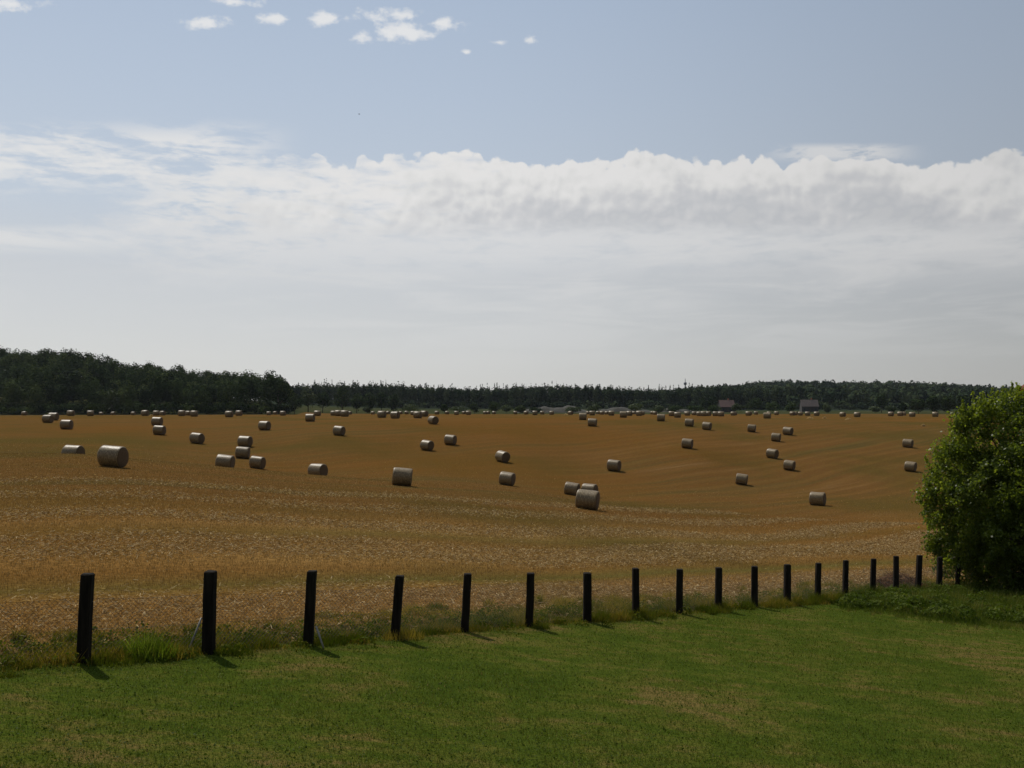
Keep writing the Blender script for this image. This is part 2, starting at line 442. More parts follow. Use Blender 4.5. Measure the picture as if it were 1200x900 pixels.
def np_mesh(name, verts, faces, mat, rnd=None, smooth=False, parent=None, mats=None, midx=None):
    """verts (n,3); faces (m,k) with constant k"""
    verts = np.asarray(verts, np.float32); faces = np.asarray(faces, np.int32)
    me = bpy.data.meshes.new(name)
    me.vertices.add(len(verts)); me.vertices.foreach_set('co', verts.ravel())
    k = faces.shape[1]
    me.loops.add(faces.size); me.loops.foreach_set('vertex_index', faces.ravel())
    me.polygons.add(len(faces))
    me.polygons.foreach_set('loop_start', np.arange(0, faces.size, k, dtype=np.int32))
    me.polygons.foreach_set('loop_total', np.full(len(faces), k, np.int32))
    if rnd is not None:
        a = me.attributes.new('rnd', 'FLOAT', 'POINT')
        a.data.foreach_set('value', np.asarray(rnd, np.float32))
    for mm in (mats or [mat]):
        me.materials.append(mm)
    if midx is not None:
        me.polygons.foreach_set('material_index', np.asarray(midx, np.int32))
    me.update(calc_edges=True)
    me.polygons.foreach_set('use_smooth', np.full(len(faces), smooth))
    o = bpy.data.objects.new(name, me)
    return link(o, parent)


def bm_obj(name, bm, mat, parent=None, smooth=False):
    me = bpy.data.meshes.new(name)
    bm.normal_update()
    bm.to_mesh(me); bm.free()
    for m in (mat if isinstance(mat, list) else [mat]):
        me.materials.append(m)
    if smooth:
        for p in me.polygons: p.use_smooth = True
    return link(bpy.data.objects.new(name, me), parent)


def bm_box(bm, c, size, mtx=None):
    r = bmesh.ops.create_cube(bm, size=1.0)
    for v in r['verts']:
        v.co = Vector((v.co.x * size[0], v.co.y * size[1], v.co.z * size[2])) + Vector(c)
        if mtx: v.co = mtx @ v.co
    return r['verts']


def bm_tube(bm, pts, rads, seg=8):
    rings = []
    n = len(pts)
    for i, p in enumerate(pts):
        p = Vector(p)
        d = (Vector(pts[min(i + 1, n - 1)]) - Vector(pts[max(i - 1, 0)])).normalized()
        a = d.orthogonal().normalized(); b = d.cross(a)
        if i and rings:
            prev = rings[-1][0].co - Vector(pts[i - 1])
            a = (prev - d * prev.dot(d)).normalized(); b = d.cross(a)
        rings.append([bm.verts.new(p + (a * math.cos(2 * math.pi * k / seg) + b * math.sin(2 * math.pi * k / seg)) * rads[i]) for k in range(seg)])
    for i in range(n - 1):
        for k in range(seg):
            bm.faces.new((rings[i][k], rings[i][(k + 1) % seg], rings[i + 1][(k + 1) % seg], rings[i + 1][k]))
    bm.faces.new(rings[0][::-1]); bm.faces.new(rings[-1])


# ------------------------------------------------------------------ terrain
DK = [12, 20, 30, 45, 60, 73, 79, 85, 95, 105, 118, 130, 145, 165, 185, 210, 260, 350, 420, 500, 600, 800, 1100, 1500, 2500, 5000]
TAB = {
    -900: [-2.8, -2.8, -2.8, -2.7, -2.5, -2.4, -2.6, -2.9, -2.9, -2.6, -2.2, -1.7, -1.1, -.5, -.1, .3, .65, .95, 1.2, 12, 24, 24, 20, 20, 20, 20],
    -60: [-3.3, -3.3, -3.2, -3.0, -2.75, -2.6, -2.8, -3.3, -3.2, -3.0, -2.6, -2.1, -1.4, -.6, -.15, .3, .65, .95, 1.2, 13, 28.5, 26, 20, 20, 20, 20],
    100: [-3.55, -3.5, -3.4, -3.2, -2.95, -2.68, -2.95, -3.7, -3.55, -3.3, -2.9, -2.4, -1.6, -.75, -.2, .3, .65, .95, 1.3, 12, 24.5, 23, 18, 18, 18, 18],
    160: [-3.6, -3.6, -3.5, -3.35, -3.2, -3.1, -3.3, -3.9, -3.9, -3.65, -3.2, -2.6, -1.75, -.8, -.2, .3, .65, .95, 1.4, 9, 16, 15, 14, 14, 14, 14],
    250: [-3.7, -3.75, -3.75, -3.75, -3.7, -3.72, -3.8, -4.2, -4.75, -4.75, -4.4, -3.5, -2.1, -1.0, -.3, .25, .6, 1.0, 1.5, 8, 13, 14, 17, 21, 21, 21],
    310: [-3.8, -3.85, -3.95, -4.0, -4.1, -4.2, -4.3, -4.5, -5.3, -5.5, -4.8, -3.6, -2.0, -.95, -.25, .3, .6, 1.0, 1.6, 7, 9.5, 11, 19, 25, 25, 25],
    370: [-3.9, -4.0, -4.1, -4.3, -4.5, -4.65, -4.72, -4.85, -5.9, -6.0, -5.0, -3.3, -1.9, -.9, -.2, .3, .6, 1.0, 1.5, 2.5, 5, 11, 19, 25, 25, 25],
    470: [-4.0, -4.15, -4.4, -4.7, -4.95, -5.2, -5.3, -5.5, -5.9, -5.9, -5.4, -4.4, -2.6, -.95, -.15, .3, .7, 1.1, 1.6, 2.2, 4, 8.5, 18.5, 25, 25, 25],
    600: [-4.4, -4.6, -5.0, -5.4, -5.8, -6.1, -6.2, -6.35, -6.8, -7.0, -6.3, -5.1, -3.4, -1.5, -.3, .2, .6, 1.2, 1.6, 2.1, 4, 8, 18.5, 25, 25, 25],
    690: [-4.8, -4.95, -5.3, -5.8, -6.25, -6.65, -6.9, -7.3, -7.9, -8.25, -7.5, -6.4, -4.6, -2.4, -.9, .1, .6, 1.2, 1.6, 2.1, 4, 8, 18.5, 25, 25, 25],
    800: [-5.1, -5.2, -5.5, -6.1, -6.9, -7.5, -7.8, -8.1, -8.5, -8.6, -8.3, -7.0, -4.7, -2.8, -1.2, -.1, .4, 1.0, 1.5, 2.0, 3.5, 7, 17, 24, 24, 24],
    900: [-5.4, -5.5, -5.7, -6.6, -7.4, -8.1, -8.4, -8.7, -9.1, -9.2, -9.0, -8.2, -6.3, -4.1, -2.0, -.4, .3, 1.0, 1.5, 2.2, 3.5, 7, 18, 37, 37, 37],
    1050: [-5.6, -5.7, -5.9, -6.5, -7.4, -8.2, -8.5, -8.8, -9.3, -9.5, -9.4, -8.6, -6.9, -4.6, -2.7, -1.0, .2, 1.0, 1.5, 2.3, 3.5, 7, 18, 36, 36, 36],
    1210: [-5.8, -5.9, -6.1, -6.6, -7.4, -8.2, -8.5, -8.8, -9.3, -9.5, -9.4, -8.7, -7.3, -5.2, -3.1, -1.2, .2, .9, 1.4, 2.0, 3.5, 6, 14, 27, 27, 27],
    2100: [-6.5, -6.6, -6.8, -7.2, -7.8, -8.4, -8.6, -8.8, -9.2, -9.4, -9.3, -8.8, -7.8, -6, -4, -2, .0, .8, 1.2, 2.0, 3.0, 5, 10, 20, 20, 20],
}


def pchip(x, y, xq):
    x = np.asarray(x, float); y = np.asarray(y, float)
    h = np.diff(x); dl = np.diff(y) / h
    m = np.zeros_like(y)
    for i in range(1, len(x) - 1):
        if dl[i - 1] * dl[i] > 0:
            w1 = 2 * h[i] + h[i - 1]; w2 = h[i] + 2 * h[i - 1]
            m[i] = (w1 + w2) / (w1 / dl[i - 1] + w2 / dl[i])
    m[0] = dl[0]; m[-1] = dl[-1]
    xq = np.clip(xq, x[0], x[-1])
    i = np.clip(np.searchsorted(x, xq) - 1, 0, len(x) - 2)
    t = (xq - x[i]) / h[i]
    return ((2 * t**3 - 3 * t**2 + 1) * y[i] + (t**3 - 2 * t**2 + t) * h[i] * m[i]
            + (-2 * t**3 + 3 * t**2) * y[i + 1] + (t**3 - t**2) * h[i] * m[i + 1])


LD = np.linspace(math.log(12), math.log(5000), 600)
PXK = np.array(sorted(TAB)); PXG = np.arange(-900, 2101, 10)
_t1 = np.array([pchip(np.log(DK), TAB[k], LD) for k in PXK])
TG = np.array([pchip(PXK, _t1[:, j], PXG) for j in range(len(LD))]).T
# soften the crease across columns
for _ in range(3):
    TG[1:-1] = (TG[:-2] + 2 * TG[1:-1] + TG[2:]) / 4


def ground(x, y):
    x = np.asarray(x, float); y = np.asarray(y, float)
    t = (x - P0[0]) * FN[0] + (y - P0[1]) * FN[1]
    plane = -(3.5 + 0.088 * np.clip(x, -40, 45) + 0.0425 * y)
    yy = np.maximum(y, 1.0)
    px = np.clip(600 + F * x / yy, PXG[0], PXG[-1] - 1e-3)
    ld = np.clip(np.log(np.maximum(yy, 12)), LD[0], LD[-1] - 1e-6)
    fi = (px - PXG[0]) / 10; i = np.floor(fi).astype(int); fi = fi - i
    fj = (ld - LD[0]) / (LD[1] - LD[0]); j = np.floor(fj).astype(int); fj = fj - j
    i = np.minimum(i, len(PXG) - 2); j = np.minimum(j, len(LD) - 2)
    tab = (TG[i, j] * (1 - fi) * (1 - fj) + TG[i + 1, j] * fi * (1 - fj) + TG[i, j + 1] * (1 - fi) * fj + TG[i + 1, j + 1] * fi * fj)
    w = np.clip(t / 18.0, 0, 1); w = w * w * (3 - 2 * w)
    return EYE + plane * (1 - w) + tab * w


def gz(x, y):
    return float(ground(np.array([x]), np.array([y]))[0])


def at(px, d):
    return (px - 600) / F * d


def zat(py, d):
    return EYE + (HOR - py) / F * d


def solve_depth(px, py, d0):
    """distance near d0 at which the ground shows at height py of the photograph"""
    ds = np.linspace(d0 * 0.86, d0 * 1.16, 400)
    xs = at(px, ds)
    ys = HOR - (ground(xs, ds) - EYE) / ds * F
    e = np.abs(ys - py) + 0.12 * np.abs(ds - d0) / d0 * 10
    k = int(np.argmin(e))
    return float(ds[k]), float(ys[k])


# field: a fan that runs from the fence line to the horizon
def build_ground():
    cols = np.concatenate([np.arange(-900, -60, 30), np.arange(-60, 1260, 5), np.arange(1260, 2101, 30)]).astype(float)
    nr = 330
    V = []
    for c in cols:
        u = (c - 600) / F
        # fence line: (X0+n a)/(Y0+n b)=u
        den = (FS[0] - u * FS[1])
        d0 = 60.0
        if den > 1e-3:
            n = (u * P0[1] - P0[0]) / den
            d0 = min(60.0, P0[1] + n * FS[1])
        d0 = max(d0, 3.0)
        d = np.exp(np.linspace(math.log(d0), math.log(5000), nr))
        x = u * d
        V.append(np.stack([x, d, ground(x, d)], 1))
    V = np.concatenate(V)
    nc = len(cols)
    i, j = np.meshgrid(np.arange(nc - 1), np.arange(nr - 1), indexing='ij')
    a = (i * nr + j).ravel()
    Fc = np.stack([a, a + nr, a + nr + 1, a + 1], 1)
    tag(np_mesh('stubble_field', V, Fc, M['field'], smooth=True), kind='structure')
    # lawn
    s = np.arange(-40, 66, 1.0); t = np.concatenate([np.arange(-60, -1, 1.0), [-0.5, 0.0, 0.25]])
    S, T = np.meshgrid(s, t, indexing='ij')
    X = P0[0] + S * FS[0] + T * FN[0]; Y = P0[1] + S * FS[1] + T * FN[1]
    Z = ground(X, Y) + 0.004
    V = np.stack([X, Y, Z], -1).reshape(-1, 3)
    nt = len(t)
    i, j = np.meshgrid(np.arange(len(s) - 1), np.arange(nt - 1), indexing='ij')
    a = (i * nt + j).ravel()
    tag(np_mesh('lawn', V, np.stack([a, a + nt, a + nt + 1, a + 1], 1), M['lawn'], smooth=True), kind='structure')


build_ground()


# ------------------------------------------------------------------ foliage and blades
def quads(c, n, size, rnd, aspect=1.0):
    """c (n,3) centres, n normals (n,3), size (n,) -> quads"""
    k = len(c)
    n = n / (np.linalg.norm(n, axis=1, keepdims=True) + 1e-9)
    r = RNG.normal(size=(k, 3))
    a = np.cross(n, r); a /= (np.linalg.norm(a, axis=1, keepdims=True) + 1e-9)
    b = np.cross(n, a)
    s = size[:, None] * 0.5
    w = s * aspect
    V = np.stack([c - a * w, c - b * s * 0.9, c + a * w, c + b * s], 1).reshape(-1, 3)
    Fc = np.arange(4 * k).reshape(-1, 4)
    return V, Fc, np.repeat(rnd, 4)


def blades(x, y, h, w, rnd, lean=0.35, z=None):
    k = len(x)
    if z is None:
        z = ground(x, y)
    a = RNG.uniform(0, 2 * math.pi, k)
    dx = np.cos(a) * w; dy = np.sin(a) * w
    la = RNG.uniform(0, 2 * math.pi, k); lm = h * lean * RNG.uniform(0.1, 1.3, k)
    V = np.stack([np.stack([x - dx, y - dy, z - 0.01], 1), np.stack([x + dx, y + dy, z - 0.01], 1),
                  np.stack([x + np.cos(la) * lm, y + np.sin(la) * lm, z + h], 1)], 1).reshape(-1, 3)
    return V, np.arange(3 * k).reshape(-1, 3), np.repeat(rnd, 3)


def lawn_blades():
    n = 520000
    # density falls with distance
    d = 9.5 + (42 - 9.5) * RNG.random(n) ** 1.25
    px = RNG.uniform(-40, 1240, n)
    x = at(px, d)
    t = (x - P0[0]) * FN[0] + (d - P0[1]) * FN[1]
    py = HOR + (3.5 + 0.088 * x + 0.0425 * d) / d * F
    k = (t < 0.05) & (py < 925)
    x, d, px = x[k], d[k], px[k]
    n = len(x)
    patch = np.sin(x * 1.3 + np.sin(d * 0.9) * 1.5) * np.sin(d * 1.7 + x * 0.6) * 0.5 + np.sin(x * 0.31 + 1) * np.sin(d * 0.5 + 2) * 0.5
    rnd = np.clip(RNG.random(n) * 0.80 + 0.08 + patch * 0.13, 0, 1)
    rnd[RNG.random(n) < 0.012] = 1.0
    h = RNG.uniform(0.02, 0.05, n) * (1 + 0.4 * patch)
    w = (0.0022 + 0.00016 * d) * RNG.uniform(0.7, 1.3, n)
    V, Fc, r = blades(x, d, h, w, rnd, 0.8)
    tag(np_mesh('lawn_grass', V, Fc, M['blade'], r), kind='stuff')
    # clover and daisies' broad leaves
    m = 22000
    i = RNG.choice(n, m)
    c = np.stack([x[i], d[i], ground(x[i], d[i]) + RNG.uniform(0.02, 0.04, m)], 1)
    nn = RNG.normal(size=(m, 3)) * 0.6; nn[:, 2] += 1.0
    V, Fc, r = quads(c, nn, RNG.uniform(0.018, 0.034, m), RNG.random(m) * 0.8)
    tag(np_mesh('lawn_clover', V, Fc, M['clover'], r), kind='stuff')


def straw_cover():
    n = 560000
    d = 14 + (125 - 14) * RNG.random(n) ** 1.35
    px = RNG.uniform(-30, 1240, n)
    x = at(px, d)
    t = (x - P0[0]) * FN[0] + (d - P0[1]) * FN[1]
    k = (t > 1.4 + RNG.random(n)) & (RNG.random(n) > np.clip((d - 50) / 75, 0, 1))
    x, d, t = x[k], d[k], t[k]
    s = (x - P0[0]) * FS[0] + (d - P0[1]) * FS[1]
    # drilled rows parallel to the fence
    row = 0.25
    tt = np.round(t / row) * row + RNG.normal(0, 0.035, len(t))
    x = x + (tt - t) * FN[0]; d2 = d + (tt - t) * FN[1]; t = tt
    wob = 1.2 * np.sin(s * 0.21) + 0.8 * np.sin(s * 0.083 + 1)
    tw = t + wob * 0.6
    gap = np.exp(-((tw - 6.2) / 1.2) ** 2) * 0.75 + np.exp(-((tw - 16) / 1.5) ** 2) * 0.6
    k = RNG.random(len(x)) > gap
    x, d2, tw = x[k], d2[k], tw[k]
    n = len(x)
    rnd = np.clip(RNG.random(n) ** 1.6 * 0.85, 0, 1)
    rnd[RNG.random(n) < 0.03] = 1
    V, Fc, r = blades(x, d2, RNG.uniform(0.03, 0.09, n), 0.0024 + 0.00016 * d2, rnd, 0.3)
    tag(np_mesh('straw_stubble', V, Fc, M['straw'], r), kind='stuff')
    # loose straw lying in windrows and along the field's edge
    L = []
    for t0, sg, num in [(3.0, 0.9, 52000), (10.6, 0.9, 60000), (13.0, 0.6, 30000), (19.0, 1.0, 50000), (27, 1.2, 24000), (35, 1.2, 20000), (1.2, 1.2, 14000)]:
        s = RNG.uniform(-14, 75, num) if t0 > 2 else RNG.uniform(-6, 30, num)
        tt = t0 + RNG.normal(0, sg, num) + 0.8 * np.sin(s * 0.21) + 0.6 * np.sin(s * 0.083 + 1) + 0.5 * np.sin(s * 0.9) * RNG.random(num)
        X = P0[0] + s * FS[0] + tt * FN[0]; Y = P0[1] + s * FS[1] + tt * FN[1]
        k = (Y > 12) & (tt > 0.2) & (np.abs(X) < Y * 0.56)
        L.append(np.stack([X[k], Y[k]], 1))
    P = np.concatenate(L); n = len(P)
    hh = 0.03 + 0.10 * RNG.random(n) ** 2
    z = ground(P[:, 0], P[:, 1]) + hh
    a = RNG.uniform(0, 2 * math.pi, n); ln = RNG.uniform(0.02, 0.065, n)
    u = np.stack([np.cos(a), np.sin(a), RNG.uniform(-0.5, 0.5, n)], 1) * ln[:, None]
    w = (0.002 + 0.00018 * P[:, 1])[:, None]
    q = RNG.normal(size=(n, 3)); q = np.cross(u, q); q /= np.linalg.norm(q, axis=1, keepdims=True)
    c = np.stack([P[:, 0], P[:, 1], z], 1)
    V = np.stack([c - u - q * w, c + u - q * w, c + u + q * w, c - u + q * w], 1).reshape(-1, 3)
    rnd = np.clip(0.15 + RNG.random(n) * 0.85, 0, 1)
    tag(np_mesh('loose_straw', V, np.arange(4 * n).reshape(-1, 4), M['straw'], np.repeat(rnd, 4)), kind='stuff')


def verge():
    # tall rough grass and weeds in clumps along the fence
    m = 420
    cs = RNG.uniform(-8, 36, m); ct = np.where(RNG.random(m) < 0.6, RNG.normal(0.15, 0.22, m), RNG.uniform(0.2, 2.4, m))
    cr = RNG.uniform(0.06, 0.30, m); ch = RNG.uniform(0.08, 0.30, m) * (1 + 0.35 * (cs > 9)); ctone = RNG.random(m)
    cnt = (cr * 1500).astype(int)
    i = np.repeat(np.arange(m), cnt)
    k = len(i)
    a = RNG.uniform(0, 2 * math.pi, k); q = np.sqrt(RNG.random(k))
    s = cs[i] + np.cos(a) * q * cr[i] * 1.5; t = ct[i] + np.sin(a) * q * cr[i]
    h = ch[i] * (1 - 0.5 * q) * RNG.uniform(0.4, 1.2, k)
    rnd = np.clip(ctone[i] ** 0.8 * 0.7 + RNG.random(k) * 0.38 * (1 + (ct[i] > 0.5)), 0, 1)
    # thin short growth and dead stalks between the clumps
    n = 46000
    s = np.concatenate([s, RNG.uniform(-8, 36, n)]); t = np.concatenate([t, RNG.uniform(-0.25, 2.2, n)])
    h = np.concatenate([h, RNG.uniform(0.03, 0.10, n)]); rnd = np.concatenate([rnd, RNG.uniform(0.35, 1.0, n)])
    X = P0[0] + s * FS[0] + t * FN[0]; Y = P0[1] + s * FS[1] + t * FN[1]
    k = Y > 7
    X, Y, h, rnd = X[k], Y[k], h[k], rnd[k]
    V, Fc, r = blades(X, Y, h, RNG.uniform(0.004, 0.010, len(X)), rnd, 0.7)
    tag(np_mesh('rough_grass', V, Fc, M['weed'], r), kind='stuff')
    # low broad-leaved weeds among it
    n = 30000
    cs = RNG.uniform(-8, 36, 520); ct = RNG.normal(0.5, 0.5, 520); cr = RNG.uniform(0.08, 0.28, 520)
    i = RNG.integers(0, 520, n)
    v = RNG.normal(size=(n, 3)); v /= np.linalg.norm(v, axis=1, keepdims=True); v[:, 2] = np.abs(v[:, 2])
    X = P0[0] + cs[i] * FS[0] + ct[i] * FN[0] + v[:, 0] * cr[i]; Y = P0[1] + cs[i] * FS[1] + ct[i] * FN[1] + v[:, 1] * cr[i]
    k = Y > 7; X, Y, v, i = X[k], Y[k], v[k], i[k]
    c = np.stack([X, Y, ground(X, Y) + v[:, 2] * cr[i] * 0.9], 1)
    V, Fc, r = quads(c, v + RNG.normal(size=v.shape) * 0.6, RNG.uniform(0.025, 0.06, len(c)), RNG.random(len(c)) * 0.75)
    tag(np_mesh('low_weeds', V, Fc, M['weed'], r), kind='stuff')


def lawn_point(px, py):
    d = 3.5 / ((py - HOR) / F - 0.0425 - 0.088 * (px - 600) / F)
    return at(px, d), d


def corner_cover():
    """tall weeds between the lawn's edge and the tree on the right"""
    n = 60000
    px = RNG.uniform(985, 1330, n)
    edge = np.interp(px, [985, 1010, 1060, 1130, 1200, 1330], [712, 716, 723, 733, 737, 740]) + 1.6 * np.sin(px * 0.21) + 1.2 * np.sin(px * 0.67 + 1) + RNG.normal(0, 1.0, n)
    back = np.interp(px, [985, 1010, 1060, 1130, 1200, 1330], [708, 699, 694, 694, 694, 694])
    py = edge - (edge - back) * RNG.random(n) ** 1.3
    x, d = lawn_point(px, py)
    edge_n = (edge - py)
    h = np.clip(0.04 + edge_n * 0.02, 0.04, 0.32) * RNG.uniform(0.4, 1.25, n)
    pt = np.sin(x * 2.3 + np.sin(d * 1.1)) * np.sin(d * 1.9 + np.sin(x * 1.7)) * 0.5 + np.sin(x * 5.1 + d) * np.sin(d * 4.3 - x) * 0.5
    h *= 1 + 0.8 * pt
    tone = np.clip(RNG.beta(2, 3, n) * 0.75 + 0.22 + 0.3 * np.sin(x * 1.3 + 1) * np.sin(d * 2.7), 0, 1)
    V, Fc, r = blades(x, d, h, RNG.uniform(0.006, 0.014, n), tone, 0.6)
    tag(np_mesh('tall_weeds', V, Fc, M['tall'], r), kind='stuff')
    m = 50000
    k = 420
    cx, cd = lawn_point(RNG.uniform(992, 1300, k), 0 * np.arange(k) + RNG.uniform(0, 1, k))if False else (None, None)
    ppx = RNG.uniform(990, 1310, k)
    ed = np.interp(ppx, [985, 1010, 1060, 1130, 1200, 1330], [711, 713, 719, 729, 733, 736])
    bk = np.interp(ppx, [985, 1010, 1060, 1130, 1200, 1330], [709, 699, 694, 694, 694, 694])
    cx, cd = lawn_point(ppx, ed - (ed - bk) * RNG.random(k))
    cr = RNG.uniform(0.12, 0.42, k); cr[ppx < 1040] *= 0.7
    i = RNG.integers(0, k, m)
    v = RNG.normal(size=(m, 3)); v /= np.linalg.norm(v, axis=1, keepdims=True); v[:, 2] = np.abs(v[:, 2])
    X = cx[i] + v[:, 0] * cr[i]; Y = cd[i] + v[:, 1] * cr[i]
    c = np.stack([X, Y, ground(X, Y) + v[:, 2] * cr[i] * 1.0], 1)
    V, Fc, r = quads(c, v + RNG.normal(size=v.shape) * 0.5, RNG.uniform(0.04, 0.10, m), np.clip(RNG.random(k)[i] * 0.5 + RNG.random(m) * 0.45, 0, 1))
    tag(np_mesh('leafy_ground_cover', V, Fc, M['clover'], r), kind='stuff')


# ------------------------------------------------------------------ fence
SP = 1.869     # post spacing
POSTS = [  # top px, top py, base px (as seen), half width in m
    (103, 673, 97.5), (246.5, 670, 244.5), (365.5, 669.5, 361), (468.5, 675, 463), (548, 673, 544.5), (622, 672, 620), (688.5, 672, 688), (745, 666.5, 745),
    (796.5, 667.5, 796), (842.5, 665.5, 841.5), (884.5, 664, 884), (923, 662, 922.5), (959, 660, 958), (991.3, 657, 990.3), (1023.5, 655, 1022.5), (1050, 652, 1050), (1077.5, 651, 1075.5), (1101.5, 653, 1100.5)]


def build_fence():
    feet = []
    for n in range(-2, 23):
        nn = n
        x = P0[0] + nn * SP * FS[0]; y = P0[1] + nn * SP * FS[1]
        if 0 <= n < 18:
            # keep the depth, follow the foot seen in the photograph
            x = at(POSTS[n][2], y)
        feet.append((n, x, y, gz(x, y)))
    root = empty('wire_fence', (feet[2][1], feet[2][2], feet[2][3]))
    tag(root, 'long fence of dark square posts and thin wire mesh between lawn and field', 'fence')
    off = Vector(root.location)
    tops = {}
    for n, x, y, z in feet:
        if 0 <= n < 18:
            tx = at(POSTS[n][0], y); tz = zat(POSTS[n][1], y)
        else:
            tx = x + random.uniform(-.03, .06); tz = z + 1.27
        hw = random.uniform(0.078, 0.092)
        bm = bmesh.new()
        rings = []
        N = 6
        rot = math.atan2(FS[1], FS[0]) * 0 + random.uniform(-0.12, 0.12)
        ax = Vector((tx - x, random.uniform(-.02, .02), tz - z))
        for i in range(N + 1):
            f = i / N
            c = Vector((x, y, z)) + ax * f + Vector((random.uniform(-1, 1), random.uniform(-1, 1), 0)) * 0.004
            if i == 0: c = Vector((x, y, z - 0.15))
            w = hw * (1 - 0.05 * f)
            ring = []
            for k in range(8):
                sx = (1, 1, .82, -.82, -1, -1, -.82, .82)[k]; sy = (-.82, .82, 1, 1, .82, -.82, -1, -1)[k]
                p = Vector((sx * w, sy * w, 0)); p.rotate(Matrix.Rotation(rot, 3, 'Z'))
                dz = random.uniform(-.006, .006) if i == N else 0
                ring.append(bm.verts.new(c + p + Vector((0, 0, dz)) - off))
            rings.append(ring)
        # chamfered head
        ctop = sum((v.co for v in rings[-1]), Vector()) / 8
        ring = [bm.verts.new(ctop + (v.co - ctop) * 0.82 + Vector((0, 0, 0.014))) for v in rings[-1]]
        rings.append(ring)
        for a, b in zip(rings[:-1], rings[1:]):
            for k in range(8):
                bm.faces.new((a[k], a[(k + 1) % 8], b[(k + 1) % 8], b[k]))
        bm.faces.new(rings[0][::-1]); bm.faces.new(rings[-1])
        bm_obj('post', bm, M['post'], root)
        tops[n] = (Vector((x, y, z)), Vector((tx, y, tz)))
    # slanting struts
    for n, (pa, pb) in {1: ((219, 765), (237.5, 723)), 2: ((380.5, 761), (371, 733))}.items():
        y = tops[n][0].y
        a = Vector((at(pa[0], y + (-.15)), y - 0.15, zat(pa[1], y - 0.15) - 0.03)); b = Vector((at(pb[0], y), y - 0.05, zat(pb[1], y)))
        bm = bmesh.new(); bm_tube(bm, [a - off, (a + b) / 2 - off, b - off], [0.016, 0.016, 0.016], 8)
        bm_obj('strut', bm, M['rod'], root, True)
    # chain-link bays: two families of slanting wires and a line wire on top, middle and foot
    for n in range(-2, 22):
        a0, a1 = tops[n]; b0, b1 = tops[n + 1]
        H = 0.92
        back = Vector((FN[0], FN[1], 0)) * 0.10
        A = a0 + back; B = b0 + back
        L = (B - A).length
        P, E = [], []
        def pt(s, h):
            sag = 0.03 * math.sin(math.pi * s / L) * (h / H)
            return A + (B - A) * (s / L) + (a1 - a0).normalized() * (h - sag + 0.02) - off
        pitch = 0.075
        m = int((L + H) / pitch)
        for k in range(m):
            s0 = -H + k * pitch
            for sgn in (1, -1):
                sa, sb = (s0, s0 + H) if sgn == 1 else (s0 + H, s0)
                pts = []
                for q in range(5):
                    f = q / 4; ss = sa + (sb - sa) * f; hh = H * f
                    pts.append((ss, hh))
                # clip to the bay
                pts2 = []
                for q in range(4):
                    (x0, h0), (x1, h1) = pts[q], pts[q + 1]
                    if max(x0, x1) < 0 or min(x0, x1) > L: continue
                    def cl(xc): return h0 + (h1 - h0) * (xc - x0) / (x1 - x0)
                    if x0 < 0: h0, x0 = cl(0), 0
                    if x1 < 0: h1, x1 = cl(0), 0
                    if x0 > L: h0, x0 = cl(L), L
                    if x1 > L: h1, x1 = cl(L), L
                    pts2.append((pt(x0, h0), pt(x1, h1)))
                E += pts2
        for hh in (0.02, H * 0.5, H):
            for q in range(6):
                E.append((pt(L * q / 6, hh), pt(L * (q + 1) / 6, hh)))
        r = 0.0022 if n < 5 else 0.0013
        V = []; Fc = []
        for p, q in E:
            d = (q - p)
            if d.length < 1e-4: continue
            d.normalize(); u = d.orthogonal().normalized(); w = d.cross(u)
            i = len(V)
            for e in (p, q):
                for k in range(3):
                    th = 2 * math.pi * k / 3
                    V.append(e + (u * math.cos(th) + w * math.sin(th)) * r)
            for k in range(3):
                Fc.append((i + k, i + (k + 1) % 3, i + 3 + (k + 1) % 3, i + 3 + k))
        np_mesh('wire_mesh', np.array([tuple(v) for v in V]), np.array(Fc), M['wire'], parent=root)


# ------------------------------------------------------------------ bales
BD, BL = 1.40, 1.46


